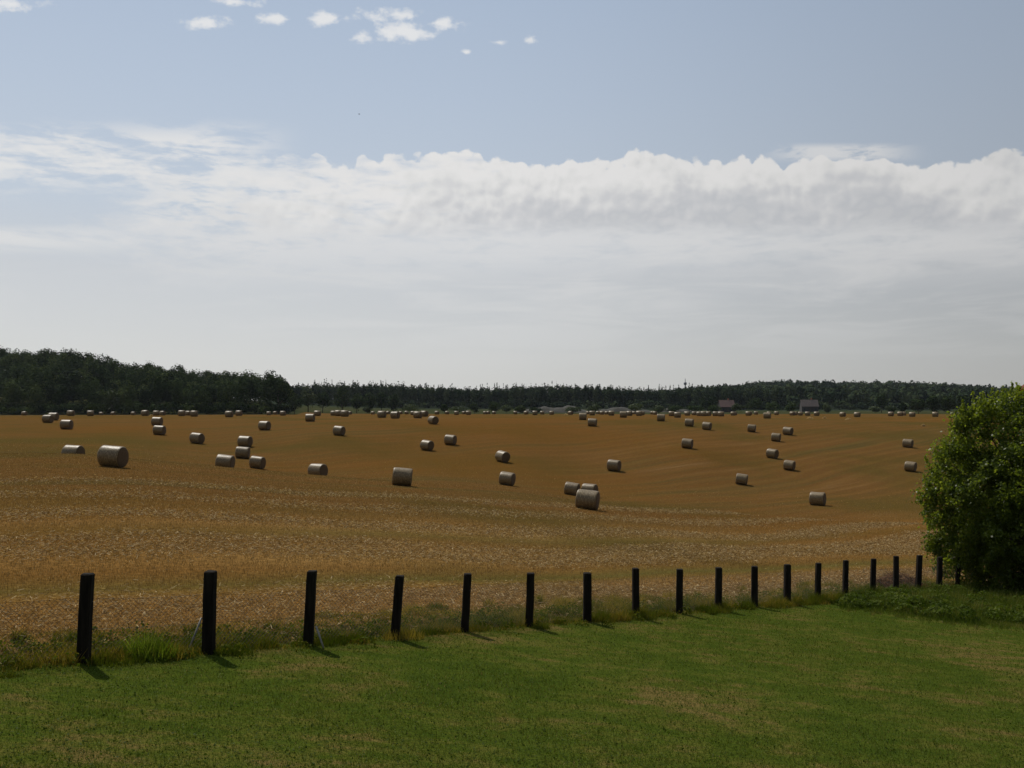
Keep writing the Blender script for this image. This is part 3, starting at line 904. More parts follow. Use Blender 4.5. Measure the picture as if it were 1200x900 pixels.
def bale_meshes(seg, seed):
    rr = random.Random(seed)
    ph = [rr.uniform(0, 6.28) for _ in range(6)]
    def rad(th, x):
        r = BD / 2 * (1 + 0.022 * math.sin(2 * th + ph[0]) + 0.014 * math.sin(3 * th + ph[1] + 2 * x) + 0.006 * math.sin(7 * th + ph[2] + 5 * x))
        return r
    def p(th, x, k=1.0):
        r = rad(th, x) * k
        y = r * math.cos(th); z = r * math.sin(th)
        # settled foot
        if z < -BD / 2 * 0.86: z = -BD / 2 * 0.86 + (z + BD / 2 * 0.86) * 0.35
        return (x, y, z + BD / 2)
    core = bmesh.new()
    prof = [(-BL / 2 + 0.01, 0.0), (-BL / 2, 0.30), (-BL / 2 + 0.012, 0.62), (-BL / 2 + 0.01, 0.90), (-BL / 2 + 0.05, 0.972), (-BL / 2 + 0.12, 0.99),
            (0, 0.985), (BL / 2 - 0.12, 0.99), (BL / 2 - 0.05, 0.972), (BL / 2 - 0.01, 0.90), (BL / 2 - 0.012, 0.62), (BL / 2, 0.30), (BL / 2 - 0.01, 0.0)]
    if seg < 20:
        prof = [prof[0], prof[3], prof[4], prof[8], prof[9], prof[12]]
    rings = []
    for x, k in prof:
        if k == 0:
            rings.append([core.verts.new((x, 0, BD / 2))])
        else:
            rings.append([core.verts.new((p(2 * math.pi * i / seg, x, k)[0] + (rr.uniform(-.008, .008) if k < .95 else 0),) + p(2 * math.pi * i / seg, x, k)[1:]) for i in range(seg)])
    for a, b in zip(rings[:-1], rings[1:]):
        for i in range(seg):
            j = (i + 1) % seg
            if len(a) == 1: core.faces.new((a[0], b[i], b[j]))
            elif len(b) == 1: core.faces.new((a[i], b[0], a[j]))
            else: core.faces.new((a[i], b[i], b[j], a[j]))
    bmesh.ops.recalc_face_normals(core, faces=core.faces)
    if seg < 20:
        for f in core.faces:
            if abs(f.normal.x) < 0.6: f.material_index = 1
    mc = bpy.data.meshes.new('straw_bale'); core.to_mesh(mc); core.free()
    for q in mc.polygons: q.use_smooth = True
    mc.materials.append(M['end']); mc.materials.append(M['wrap'])
    mw = None
    if seg >= 20:
        bm = bmesh.new()
        xs = [-BL / 2 + 0.035, -BL / 2 + 0.06, -BL / 2 + 0.13, -0.4, -0.13, 0.13, 0.4, BL / 2 - 0.13, BL / 2 - 0.06, BL / 2 - 0.035]
        ks = [0.955, 0.99, 1.003, 1.0, 1.004, 1.0, 1.005, 1.003, 0.99, 0.955]
        rings = [[bm.verts.new(p(2 * math.pi * i / seg, x, k)) for i in range(seg)] for x, k in zip(xs, ks)]
        for a, b in zip(rings[:-1], rings[1:]):
            for i in range(seg):
                bm.faces.new((a[i], b[i], b[(i + 1) % seg], a[(i + 1) % seg]))
        bmesh.ops.recalc_face_normals(bm, faces=bm.faces)
        mw = bpy.data.meshes.new('net_wrap'); bm.to_mesh(bm_m := mw); bm.free()
        for q in mw.polygons: q.use_smooth = True
        mw.materials.append(M['wrap'])
    return mc, mw


GRP = 'round straw bales scattered over the stubble field'
# px, foot py, distance estimate, turn (deg, right end towards the camera), label.  foot None: partly behind a fold, trust the distance
BALES = [
    (131.5, 547, 62, 31, 'biggest bale on the left, its dark round end turned to the right'),
    (85.5, None, 85, 33, 'bale sunk behind a fold of ground, just left of the biggest left bale'),
    (687.5, 596.5, 74, 12, 'largest bale in the middle of the field, nearest the fence and hiding another bale'),
    (690.5, None, 104, 22, 'bale mostly hidden behind the largest middle bale, only its pale top showing'),
    (669.5, 580, 107, 15, 'bale touching the upper left of the largest middle bale'),
    (470.5, 569, 78, 3, 'bale seen square from its long side, alone in the left middle of the field'),
    (593.5, 568.5, 104, 20, 'bale with a lit left side, below another bale in the centre of the field'),
    (588.5, 541, 126, 52, 'bale with its round end facing the camera, above another in the field centre'),
    (372.5, None, 100, 38, 'half hidden bale with a bright top, in a dip left of the square-on bale'),
    (263, None, 94, 19, 'long bale lowest left of the group of four on the left'),
    (301, 549, 103, 27, 'bale lowest right of the group of four on the left'),
    (284, 537, 121, 14, 'middle bale in the group of four, above the two lowest'),
    (287, 523.5, 131, 28, 'topmost bale of the group of four on the left'),
    (230.5, 519.5, 133, 38, 'single bale with a dark round end, up left of the group of four'),
    (310, 504, 147, 33, 'single bale high above the group of four, alone on bare stubble'),
    (186.5, 509.5, 134, 25, 'front bale of the pair standing one behind the other on the left'),
    (184, None, 158, 24, 'rear bale of the pair one behind the other, left of the far row'),
    (78, 503, 143, 26, 'single bale upper left, standing below the row at the wood'),
    (56, 495.5, 152, 30, 'front bale of the cluster of two at the far left'),
    (62.5, None, 176, 28, 'rear bale of the cluster of two at the far left, half hidden'),
    (397, 510, 137, 33, 'bale with a white top standing alone left of centre, below the far row'),
    (363.5, 494, 167, 15, 'dark squat bale below the round bush left of centre'),
    (507.5, 497, 160, 55, 'bale showing nearly its whole round end, below the densest part of the row'),
    (527.5, 521, 137, 25, 'upper right bale of the slanting pair left of the field centre'),
    (500, 527.5, 132, 40, 'lower left bale of the slanting pair left of the field centre'),
    (719, 551.5, 127, 22, 'lone bale right of centre, above and right of the largest middle bale'),
    (805, 525, 146, 14, 'lone bale in the right middle, below two bales at the same column'),
    (868.5, 567.5, 127, 6, 'bale seen from its long side, lowest in the right middle'),
    (958, 592, 104, 14, 'lowest and largest bale on the right side of the field'),
    (924.5, 550.5, 139, 18, 'bale right of the long-side bale, below the right-hand group'),
    (904.5, 536.5, 146, 28, 'bale in the right-hand string, third from its top'),
    (909, 517, 165, 12, 'bale in the right-hand string, second from its top'),
    (923, 509.5, 172, 24, 'topmost bale of the string on the right half of the field'),
    (880.5, 506, 181, 8, 'bale upper left of the right-hand string, alone'),
    (828, 503.5, 183, 20, 'right one of two bales under the telecom mast'),
    (807.5, 499.5, 183, 12, 'left one of two bales under the telecom mast'),
    (694, 499.5, 178, 8, 'lower bale of the stepped pair in the upper middle of the field'),
    (683, 492, 195, 3, 'upper bale of the stepped pair in the upper middle of the field'),
    (774.5, 493.5, 190, 4, 'square looking bale in front of the far row, left of the mast'),
    (730.5, 489.5, 192, 4, 'dark bale at the front of the far row, between the stepped pair and the mast'),
    (463, 490.5, 170, 30, 'nearest bale of the far row left of centre, set slightly forward'),
    (1063.5, 524, 162, 16, 'upper one of two bales left of the green tree'),
    (1066.5, 552, 141, 16, 'lower one of two bales left of the green tree'),
    (1119.5, 513, 172, 12, 'bale half hidden by the leaves of the green tree'),
    (899, 490.5, 205, 8, 'dark bale standing forward of the far row, above the right-hand string'),
]
# far row: px, apparent height in px, turn, label
FAR = [
    (28.5, 5.2, 35, 'leftmost bale of the far row at the foot of the wood'),
    (83, 7, 25, 'small bale behind and right of the far left cluster, at the wood'),
    (106, 7.2, 4, 'long-sided bale at the wood, second from left after the far left cluster'),
    (118.5, 4.2, 20, 'tiny pale-topped bale right of the long-sided one at the wood'),
    (132.5, 4, 30, 'tiny bale alone at the wood, above the biggest left bale'),
    (156, 4.2, 25, 'tiny bale at the wood, first to the right above the biggest left bale'),
    (170, 7, 30, 'rounded bale at the wood just left above the pair one behind the other'),
    (183, 6.2, 15, 'larger one of two touching bales above the pair one behind the other'),
    (190.5, 5.6, 40, 'smaller one of two touching bales above the pair one behind the other'),
    (213, 7, 15, 'left bale of the touching three at the wood, above the single dark-ended bale'),
    (220.5, 6, 30, 'middle, half hidden bale of the touching three at the wood'),
    (227.5, 7.6, 14, 'right and broadest bale of the touching three at the wood'),
    (268.5, 8, 20, 'taller bale of a spaced pair at the wood above the group of four'),
    (280, 6.4, 22, 'shorter right bale of a spaced pair at the wood above the group of four'),
    (305, 3.8, 25, 'first and smallest of four bales in a line right above the lone upper bale'),
    (315, 4.6, 12, 'second of four bales in a line at the left wood end'),
    (322.5, 4.0, 30, 'third of four bales in a line at the left wood end'),
    (331.5, 6, 20, 'last and tallest of four bales in a line at the left wood end'),
    (372, 6.8, 12, 'bale just behind and right of the dark squat one'),
    (391, 6.2, 20, 'leftmost of the cluster of bales right of the round bush'),
    (396.5, 7.2, 10, 'second bale of the cluster right of the round bush, half hidden'),
    (404, 7.8, 16, 'front, broadest bale of the cluster right of the round bush'),
    (410, 4, 30, 'tiny bale peeping out at the right of the cluster by the round bush'),
    (437, 4, 15, 'small bale with flat white top, left end of the centre-left row'),
    (447.5, 8.4, 20, 'big dark bale in the centre-left row'),
    (454.5, 3.9, 30, 'tiny bale between the two big dark bales of the centre-left row'),
    (469.5, 3.8, 30, 'tiny bale right behind the nearest bale of the centre-left row'),
    (476.5, 3.9, 10, 'small flat-topped bale in the middle of the centre-left row'),
    (484, 5, 18, 'raised far bale behind the tight centre cluster'),
    (489.5, 8.6, 20, 'front left bale of the tight centre cluster'),
    (497, 7.8, 40, 'right bale of the tight centre cluster, round end showing'),
    (512, 4.2, 20, 'small bale right above the bale showing its round end'),
    (524, 4, 14, 'small white-topped bale, first of three left of the dark far bushes'),
    (535, 5, 10, 'broader bale, second of three left of the dark far bushes'),
    (549, 5, 8, 'third bale in the row left of the dark far bushes'),
    (543.5, 3.7, 30, 'tiny white-topped speck of a bale beside the third of the row of three'),
    (568.5, 3.9, 14, 'left bale of a tiny touching pair before the dark far bushes'),
    (572, 3.7, 25, 'middle bale of the tiny three before the dark far bushes'),
    (579, 3.7, 12, 'right bale of the tiny three before the dark far bushes'),
    (604, 3.9, 10, 'small bale at the left foot of the grey earth mounds'),
    (616.5, 4.4, 25, 'small bale second along the foot of the grey earth mounds'),
    (627, 5.4, 10, 'taller bale third along the foot of the grey earth mounds'),
    (635.5, 4.4, 8, 'low bale fourth along the foot of the grey earth mounds'),
    (646.5, 4.8, 12, 'bale fifth along the foot of the grey earth mounds'),
    (668.5, 5, 35, 'bale at the right end of the grey earth mounds, bright top'),
    (688.8, 3.8, 30, 'tiny bale between the two of the stepped pair, behind them'),
    (694, 5.8, 6, 'far bale straight above the stepped pair'),
    (701, 3.8, 10, 'tiny bale right of the far bale above the stepped pair'),
    (705.5, 4.6, 20, 'small dark bale right of the tiny one above the stepped pair'),
    (711, 4.2, 30, 'small bale touching the left of a broad one before the stepped pair column'),
    (716.5, 6, 6, 'broad bale left of the dark front bale in the middle far row'),
    (737.5, 6, 20, 'bale half behind the right side of the dark front bale'),
    (743, 3.8, 20, 'tiny bale right of the dark front bale'),
    (749, 6, 10, 'broad bale a little right of the dark front bale'),
    (752.5, 5.0, 15, 'bale overlapped on the right of the broad far bale'),
    (764.5, 3.8, 15, 'tiny pale bale left of the square looking one'),
    (767.5, 4.2, 25, 'small bale just above the left corner of the square looking one'),
    (787, 6, 8, 'left bale of a touching far pair left of the mast'),
    (794, 7.4, 6, 'right, taller bale of a touching far pair left of the mast'),
    (805.5, 5.2, 18, 'far bale directly under the mast foot'),
    (804, 4, 8, 'low bale in front of the far bale under the mast foot'),
    (813.5, 4.6, 8, 'low broad bale right of those under the mast foot'),
    (819.5, 5.6, 15, 'left upper bale of the cluster of three right of the mast'),
    (824.5, 5.8, 5, 'middle bale of the cluster of three right of the mast'),
    (829.8, 5.6, 22, 'right bale of the cluster of three right of the mast'),
    (838.5, 5.6, 8, 'left bale of the touching pair before the pink-roofed house'),
    (845, 6, 8, 'right bale of the touching pair before the pink-roofed house'),
    (859, 5, 15, 'upper bale of two stacked in view right of the pink-roofed house'),
    (861, 4.8, 15, 'lower bale of two stacked in view right of the pink-roofed house'),
    (877, 5.2, 15, 'far bale above the solitary upper-left bale of the string'),
    (879, 4.2, 6, 'left low bale of a flat pair under a far bale on the right'),
    (886, 4.0, 6, 'right low bale of a flat pair under a far bale on the right'),
    (901, 4.0, 15, 'tiny bale peeping over the dark forward bale on the right'),
    (910, 4.4, 14, 'low bale right of the dark forward bale on the right'),
    (928.5, 5, 30, 'leftmost bale of the line before the brown-roofed house'),
    (932, 4.8, 15, 'second bale of the line before the brown-roofed house'),
    (938, 5, 8, 'third bale of the line before the brown-roofed house'),
    (946.5, 5.2, 14, 'fourth bale of the line before the brown-roofed house'),
    (957, 5.4, 14, 'last bale of the line, right of the brown-roofed house'),
    (987.5, 6, 25, 'single far bale before the green strip right of the brown-roofed house'),
    (1004.5, 6.2, 16, 'slightly nearer bale right of the single one by the green strip'),
    (1044, 5.6, 18, 'left bale of the far group at the dark trees on the right'),
    (1055, 5.4, 12, 'middle brown bale of the far group at the dark trees on the right'),
    (1059, 5.0, 14, 'bright-topped rear bale of the far group at the dark trees'),
    (1069, 6, 12, 'right bale of the far group at the dark trees'),
    (1096, 6, 12, 'far bale before the dark trees, nearest the green tree'),
]


def place_bales():
    big = [bale_meshes(36, s) for s in (1, 2, 3)]
    small = [bale_meshes(16, s)[0] for s in (4, 5)]
    def put(px, d, turn, label, near, i):
        x, y = at(px, d), d
        al = math.atan2(x, y) + R(turn)
        ax = Vector((math.cos(al), -math.sin(al)))
        z0 = gz(x - ax.x * .5, y - ax.y * .5); z1 = gz(x + ax.x * .5, y + ax.y * .5)
        mc, mw = big[i % 3] if near else (small[i % 2], None)
        o = bpy.data.objects.new('straw_bale', mc)
        o.location = (x, y, (z0 + z1) / 2 - 0.05)
        flip = math.pi if (i * 7) % 5 < 2 else 0
        o.rotation_euler = (0, -math.atan2(z1 - z0, 1.0) * (-1 if flip else 1), -al + flip)
        k = random.uniform(0.96, 1.04)
        o.scale = (k * random.uniform(0.96, 1.04), k, k)
        link(o)
        tag(o, label, 'straw bale', GRP)
        if mw:
            link(bpy.data.objects.new('net_wrap', mw), o)
    for i, (px, py, d0, turn, label) in enumerate(BALES):
        if py is None:
            d = d0
        else:
            d, got = solve_depth(px, py, d0)
            if abs(got - py) > 1.0: print('BALE', px, py, d0, 'got', round(got, 1), 'at', round(d))
        put(px, d, turn, label, True, i)
    for i, (px, h, turn, label) in enumerate(FAR):
        put(px, min(1.40 * F / h, 440), turn, label, False, i)
    # low flat heaps of loose straw
    for i, (px, d, w, lab) in enumerate([
            (949.5, 232, 1.5, 'low flat heap of loose straw below the line of bales by the brown-roofed house'),
            (966, 238, 1.0, 'smallest pale straw heap, between two others on the far right stubble'),
            (994, 226, 1.3, 'pale straw heap below the two lone far bales right of the house'),
            (1082, 200, 0.8, 'pale straw heap high on the slope, between the two tree-side bales and the dark trees'),
            (663, 330, 1.4, 'pale straw heap at the right end of the grey earth mounds'),
            (177.5, 330, 1.0, 'pale straw heap in the far left row, between two rounded bales')]):
        n = 380
        th = RNG.uniform(0, 2 * math.pi, n); rr = np.sqrt(RNG.random(n)) * w * 0.5
        x0 = at(px, d)
        X = x0 + np.cos(th) * rr; Y = d + np.sin(th) * rr
        Z = 0.42 * (1 - (rr / (w * 0.5)) ** 2) * RNG.uniform(0.5, 1, n)
        g0 = gz(x0, d)
        c = np.stack([X - x0, Y - d, Z + ground(X, Y) - g0], 1)
        nn = RNG.normal(size=(n, 3)); nn[:, 2] = np.abs(nn[:, 2]) + 2.0
        V, Fc, r = quads(c, nn, RNG.uniform(0.12, 0.3, n), RNG.uniform(0.85, 1, n), 0.6)
        o = np_mesh('straw_heap', V, Fc, M['straw'], r)
        o.location = (x0, d, g0)
        tag(o, lab, 'straw heap', 'low heaps of loose straw')


# ------------------------------------------------------------------ trees
def crown_arrays(c, rx, rz, n, size, lobes=7, seed=0, cone=False, shell=0.5):
    """leaf clumps through the volume of a lumpy crown; c = centre"""
    rg = np.random.default_rng(seed)
    if cone:
        f = rg.random(n) ** 0.7
        th = rg.uniform(0, 2 * math.pi, n)
        rr = rx * (0.05 + 0.95 * f) * np.sqrt(rg.uniform(0.4, 1, n))
        p = np.stack([np.cos(th) * rr, np.sin(th) * rr, rz - 2 * rz * f], 1)
        nrm = np.stack([np.cos(th), np.sin(th), np.full(n, 0.6)], 1)
        P = p + np.array(c)
    else:
        lc = rg.normal(size=(lobes, 3)); lc /= np.linalg.norm(lc, axis=1, keepdims=True)
        lc *= rg.uniform(0.30, 0.56, (lobes, 1))
        lc[0] = 0
        lr = rg.uniform(0.36, 0.52, lobes); lr[0] = 0.66
        i = rg.choice(lobes, n, p=lr**2 / (lr**2).sum())
        v = rg.normal(size=(n, 3)); v /= np.linalg.norm(v, axis=1, keepdims=True)
        rad = lr[i] * (1 - (1 - shell) * rg.random(n) ** 2.0)
        p = lc[i] + v * rad[:, None]
        p[:, 2] = np.maximum(p[:, 2], -0.95 + 0.1 * rg.random(n))
        P = p * np.array([rx, rx, rz]) + np.array(c)
        nrm = v
    nrm = nrm + rg.normal(size=(n, 3)) * 0.32
    return P, nrm


def wood(name, pts, mat, seed, kind_cone=0.0, per=300, size=0.95, hr=(14, 19), rr=(3.2, 4.8), low=0.9, label=None):
    rg = np.random.default_rng(seed)
    P, N, S, C = [], [], [], []
    for k, (x, y) in enumerate(pts):
        h = rg.uniform(*hr); r = rg.uniform(*rr)
        g0 = gz(x, y)
        cone = rg.random() < kind_cone
        h *= 1 + 0.07 * math.sin(x * 0.045 + seed) + 0.05 * math.sin(x * 0.13 + y * 0.05)
        if cone:
            h *= 1.05
            p, n = crown_arrays((x, y, g0 + h * 0.56), r * 0.62, h * 0.46, int(per * 0.8), size, seed=seed * 7919 + k, cone=True)
        else:
            hh = h * low * 0.5
            p, n = crown_arrays((x, y, g0 + h - hh), r, hh, per, size, 6, seed * 7919 + k)
        P.append(p); N.append(n); S.append(rg.uniform(0.6, 1.4, len(p)) * size)
        tone = rg.random()
        C.append(np.clip(tone * 0.78 + rg.random(len(p)) * 0.22, 0, 1))
    P = np.concatenate(P); N = np.concatenate(N); S = np.concatenate(S); C = np.concatenate(C)
    V, Fc, r = quads(P, N, S, C)
    return tag(np_mesh(name, V, Fc, M[mat], r), label, None, None, 'stuff')


def wood_points(px0, px1, d0, d1, step, seed, keep=None):
    rg = np.random.default_rng(seed)
    out = []
    d = d0
    while d < d1:
        x0, x1 = at(px0, d), at(px1, d)
        x = x0 + rg.uniform(0, step)
        while x < x1:
            X = x + rg.normal(0, step * 0.2); Y = d + rg.normal(0, step * 0.25)
            if keep is None or keep(600 + F * X / Y, Y): out.append((X, Y))
            x += step * rg.uniform(0.8, 1.2)
        d += step * 0.9
    return out


def understory(name, px0, px1, d, step, h, seed, mat, label, size=0.9):
    pts = wood_points(px0, px1, d, d + 14, step, seed)
    wood(name, pts, mat, seed, 0.0, 120, size, (h * 0.6, h), (step * 0.7, step * 1.0), 1.05, label)


def woods():
    understory('wood_edge_scrub', -260, 340, 423, 5.0, 6.5, 21, 'wood_l', 'dark scrub along the foot of the hillside wood')
    understory('wood_edge_scrub', 330, 905, 762, 8.0, 8.5, 22, 'wood_f', 'scrub along the foot of the long wood in the middle', 1.6)
    understory('wood_edge_scrub', 880, 1300, 765, 10.0, 8.5, 23, 'wood_f', 'scrub along the foot of the wooded hill on the right', 1.8)

    # left hill: edge of the wood near 425 m, trees run up the slope
    L = wood_points(-260, 352, 428, 640, 8.4, 3, lambda p, y: p < 338 - max(0, (470 - y)) * 0.15)
    wood('hillside_wood', L, 'wood_l', 5, 0.0, 420, 0.85, (12, 19.5), (3.8, 6.0), 0.92, 'dark broadleaf wood covering the low hill on the left')
    Mx = wood_points(330, 905, 770, 880, 8.5, 4)
    wood('far_conifer_wood', Mx, 'wood_f', 6, 0.0, 190, 1.3, (17.5, 19.8), (3.4, 5), 0.95, 'long even wood running along the horizon in the middle')
    Mc = wood_points(340, 850, 800, 850, 12.0, 14)
    wood('spiky_conifer_tops', Mc, 'wood_f', 7, 1.0, 170, 0.8, (16.5, 19.3), (4.0, 5.6), 0.95, 'pointed conifer tops standing out of the wood in the middle')
    Rh = wood_points(800, 1420, 790, 1620, 17, 8)
    wood('hazy_hill_wood', Rh, 'wood_f', 9, 0.0, 110, 2.8, (13, 21), (8, 12), 0.9, 'hazy rounded wooded hill on the right horizon')


def tree(name, px, d, h, w, label, mat='wood_l', seed=1, n=520, size=0.7, trunk=0.18, cone=False, group=None):
    x = at(px, d); g0 = gz(x, d)
    root = empty(name, (x, d, g0))
    tag(root, label, 'bush' if 'bush' in name else 'tree', group)
    hz = h * (1 - trunk) / 2
    P, N = crown_arrays((0, 0, h - hz), w / 2, hz, n, size, 8, seed, cone)
    rg = np.random.default_rng(seed)
    V, Fc, r = quads(P, N, rg.uniform(0.6, 1.4, n) * size, np.clip(rg.random() * 0.4 + rg.random(n) * 0.55, 0, 1))
    np_mesh('crown', V, Fc, M[mat], r, parent=root)
    bm = bmesh.new()
    tr = max(0.08, h * 0.018)
    bm_tube(bm, [(0, 0, -0.2), (0.1, 0, h * 0.25), (0, 0.1, h * 0.6)], [tr, tr * 0.8, tr * 0.3], 7)
    for k in range(4):
        a = k * 1.6 + seed
        z0 = h * (0.2 + 0.09 * k)
        bm_tube(bm, [(0.05, 0, z0), (math.cos(a) * w * .15, math.sin(a) * w * .15, z0 + h * .12), (math.cos(a) * w * .3, math.sin(a) * w * .3, z0 + h * .22)], [tr * .5, tr * .35, tr * .12], 5)
    bm_obj('trunk', bm, M['bark'], root, True)
    return root


def single_trees():
    G = 'trees and bushes along the far edge of the field'
    T = [
        ('round_bush', 345, 426, 9.5, 11.5, 'round dark bush standing free at the right end of the hillside wood', 'wood_l'),
        ('broadleaf_tree', 326, 424, 18, 11, 'tall tree ending the hillside wood, its top breaking the skyline', 'wood_l'),
        ('broadleaf_tree', 131, 424, 12.5, 9, 'lighter rounded tree at the front of the hillside wood, above the biggest bale', 'hedge_f'),
        ('broadleaf_tree', 361, 500, 15, 11, 'pale topped tree just right of the free round bush', 'hedge_f'),
        ('broadleaf_tree', 378, 510, 12, 11, 'low dark tree second right of the free round bush', 'wood_l'),
        ('broadleaf_tree', 401, 500, 15.5, 12, 'tall dark tree behind the cluster of bales by the round bush', 'wood_l'),
        ('broadleaf_tree', 418, 520, 12, 9, 'narrow dark tree right of the tall one behind the bale cluster', 'wood_l'),
        ('broadleaf_tree', 433, 510, 13, 10, 'dark tree above the left end of the centre-left bale row', 'wood_l'),
        ('broadleaf_tree', 447, 530, 13, 8, 'dark tree above the big dark bale of the centre-left row', 'wood_l'),
        ('broadleaf_tree', 461, 520, 12, 9, 'last dark tree of the near tree group left of centre', 'wood_l'),
        ('pale_bush', 430, 480, 4.5, 5, 'pale green bush at the foot of the near tree group left of centre', 'hedge_f'),
        ('pale_bush', 482, 510, 5.5, 16, 'broad pale bush right of the near tree group', 'hedge_f'),
        ('round_bush', 521, 510, 6, 5, 'small dark upright bush above the row of three small bales', 'wood_l'),
        ('pale_bush', 537, 520, 4.5, 12, 'low pale bush between two small dark ones left of centre', 'hedge_f'),
        ('round_bush', 556, 505, 7.0, 6.5, 'dark round bush left of the biggest of the free-standing bushes', 'wood_l'),
        ('round_bush', 580, 505, 7.5, 9, 'biggest dark round bush, free-standing over the tiny three bales', 'wood_l'),
        ('pale_bush', 593, 520, 5.5, 8, 'pale bush right of the biggest dark round bush', 'hedge_f'),
        ('round_bush', 609, 500, 4.8, 9, 'flat dark bush at the left end of the grey mounds', 'wood_l'),
        ('round_bush', 628, 510, 3.8, 9, 'low dark bush in front of the grey mounds', 'wood_l'),
        ('pale_bush', 672, 510, 4.2, 10, 'low pale bush right of the grey mounds', 'hedge_f'),
        ('pale_bush', 697, 515, 5.4, 11, 'bushy pale clump straight above the stepped pair of bales', 'hedge_f'),
        ('pale_bush', 745, 510, 6, 12, 'pale spreading bush behind the middle far row', 'hedge_f'),
        ('pale_bush', 772, 515, 5.6, 9, 'pale bush left of the bushes under the mast', 'hedge_f'),
        ('round_bush', 790, 520, 5, 12, 'low dark bush left below the mast', 'wood_l'),
        ('round_bush', 815, 510, 5, 12, 'dark spreading bush right below the mast', 'wood_l'),
        ('broadleaf_tree', 829, 600, 13.5, 14, 'dark tree rising between the mast and the pink-roofed house', 'wood_l'),
        ('round_bush', 836, 520, 5.2, 9, 'dark bush at the left of the pink-roofed house', 'wood_l'),
        ('pale_bush', 862, 560, 5.8, 8, 'pale bush hiding the right corner of the pink-roofed house', 'hedge_f'),
        ('broadleaf_tree', 884, 590, 10.5, 13, 'dark tree right of the pink-roofed house', 'wood_l'),
        ('round_bush', 905, 540, 6.5, 13, 'dark bush midway between the two distant houses', 'wood_l'),
        ('round_bush', 927, 530, 6.5, 9, 'dark bush at the left corner of the brown-roofed house', 'wood_l'),
        ('pale_bush', 969, 520, 5.6, 6, 'round pale bush right of the brown-roofed house', 'hedge_f'),
        ('pale_bush', 1026, 515, 4.5, 7, 'low pale bush left of the dark upright tree on the right', 'hedge_f'),
        ('broadleaf_tree', 1033, 560, 13, 7, 'dark upright tree left of the big dark clump', 'wood_l'),
        ('pale_bush', 1044, 505, 5, 7, 'pale bush at the left foot of the big dark clump', 'hedge_f'),
        ('round_bush', 1059, 490, 5.5, 5, 'small dark bush touching the big dark clump', 'wood_l'),
        ('broadleaf_tree', 1076, 470, 9.0, 10, 'leftmost tree of the big dark clump on the right', 'wood_l'),
        ('broadleaf_tree', 1094, 465, 10.0, 10, 'second tree of the big dark clump on the right', 'wood_l'),
        ('broadleaf_tree', 1112, 460, 10.2, 10, 'third tree of the big dark clump on the right', 'wood_l'),
        ('broadleaf_tree', 1131, 465, 10.4, 10, 'fourth tree of the big dark clump, nearest the green tree', 'wood_l'),
        ('broadleaf_tree', 1150, 470, 10.2, 10, 'tree of the dark clump that shows just over the green tree', 'wood_l'),
        ('broadleaf_tree', 1172, 470, 9.6, 11, 'last dark tree, hidden almost wholly by the green tree', 'wood_l'),
    ]
    for i, (nm, px, d, h, w, lab, mt) in enumerate(T):
        tree(nm, px, d, h, w, lab, mt, 100 + i, 620, 0.62 if 'bush' in nm else 0.85, 0.04, group=G)


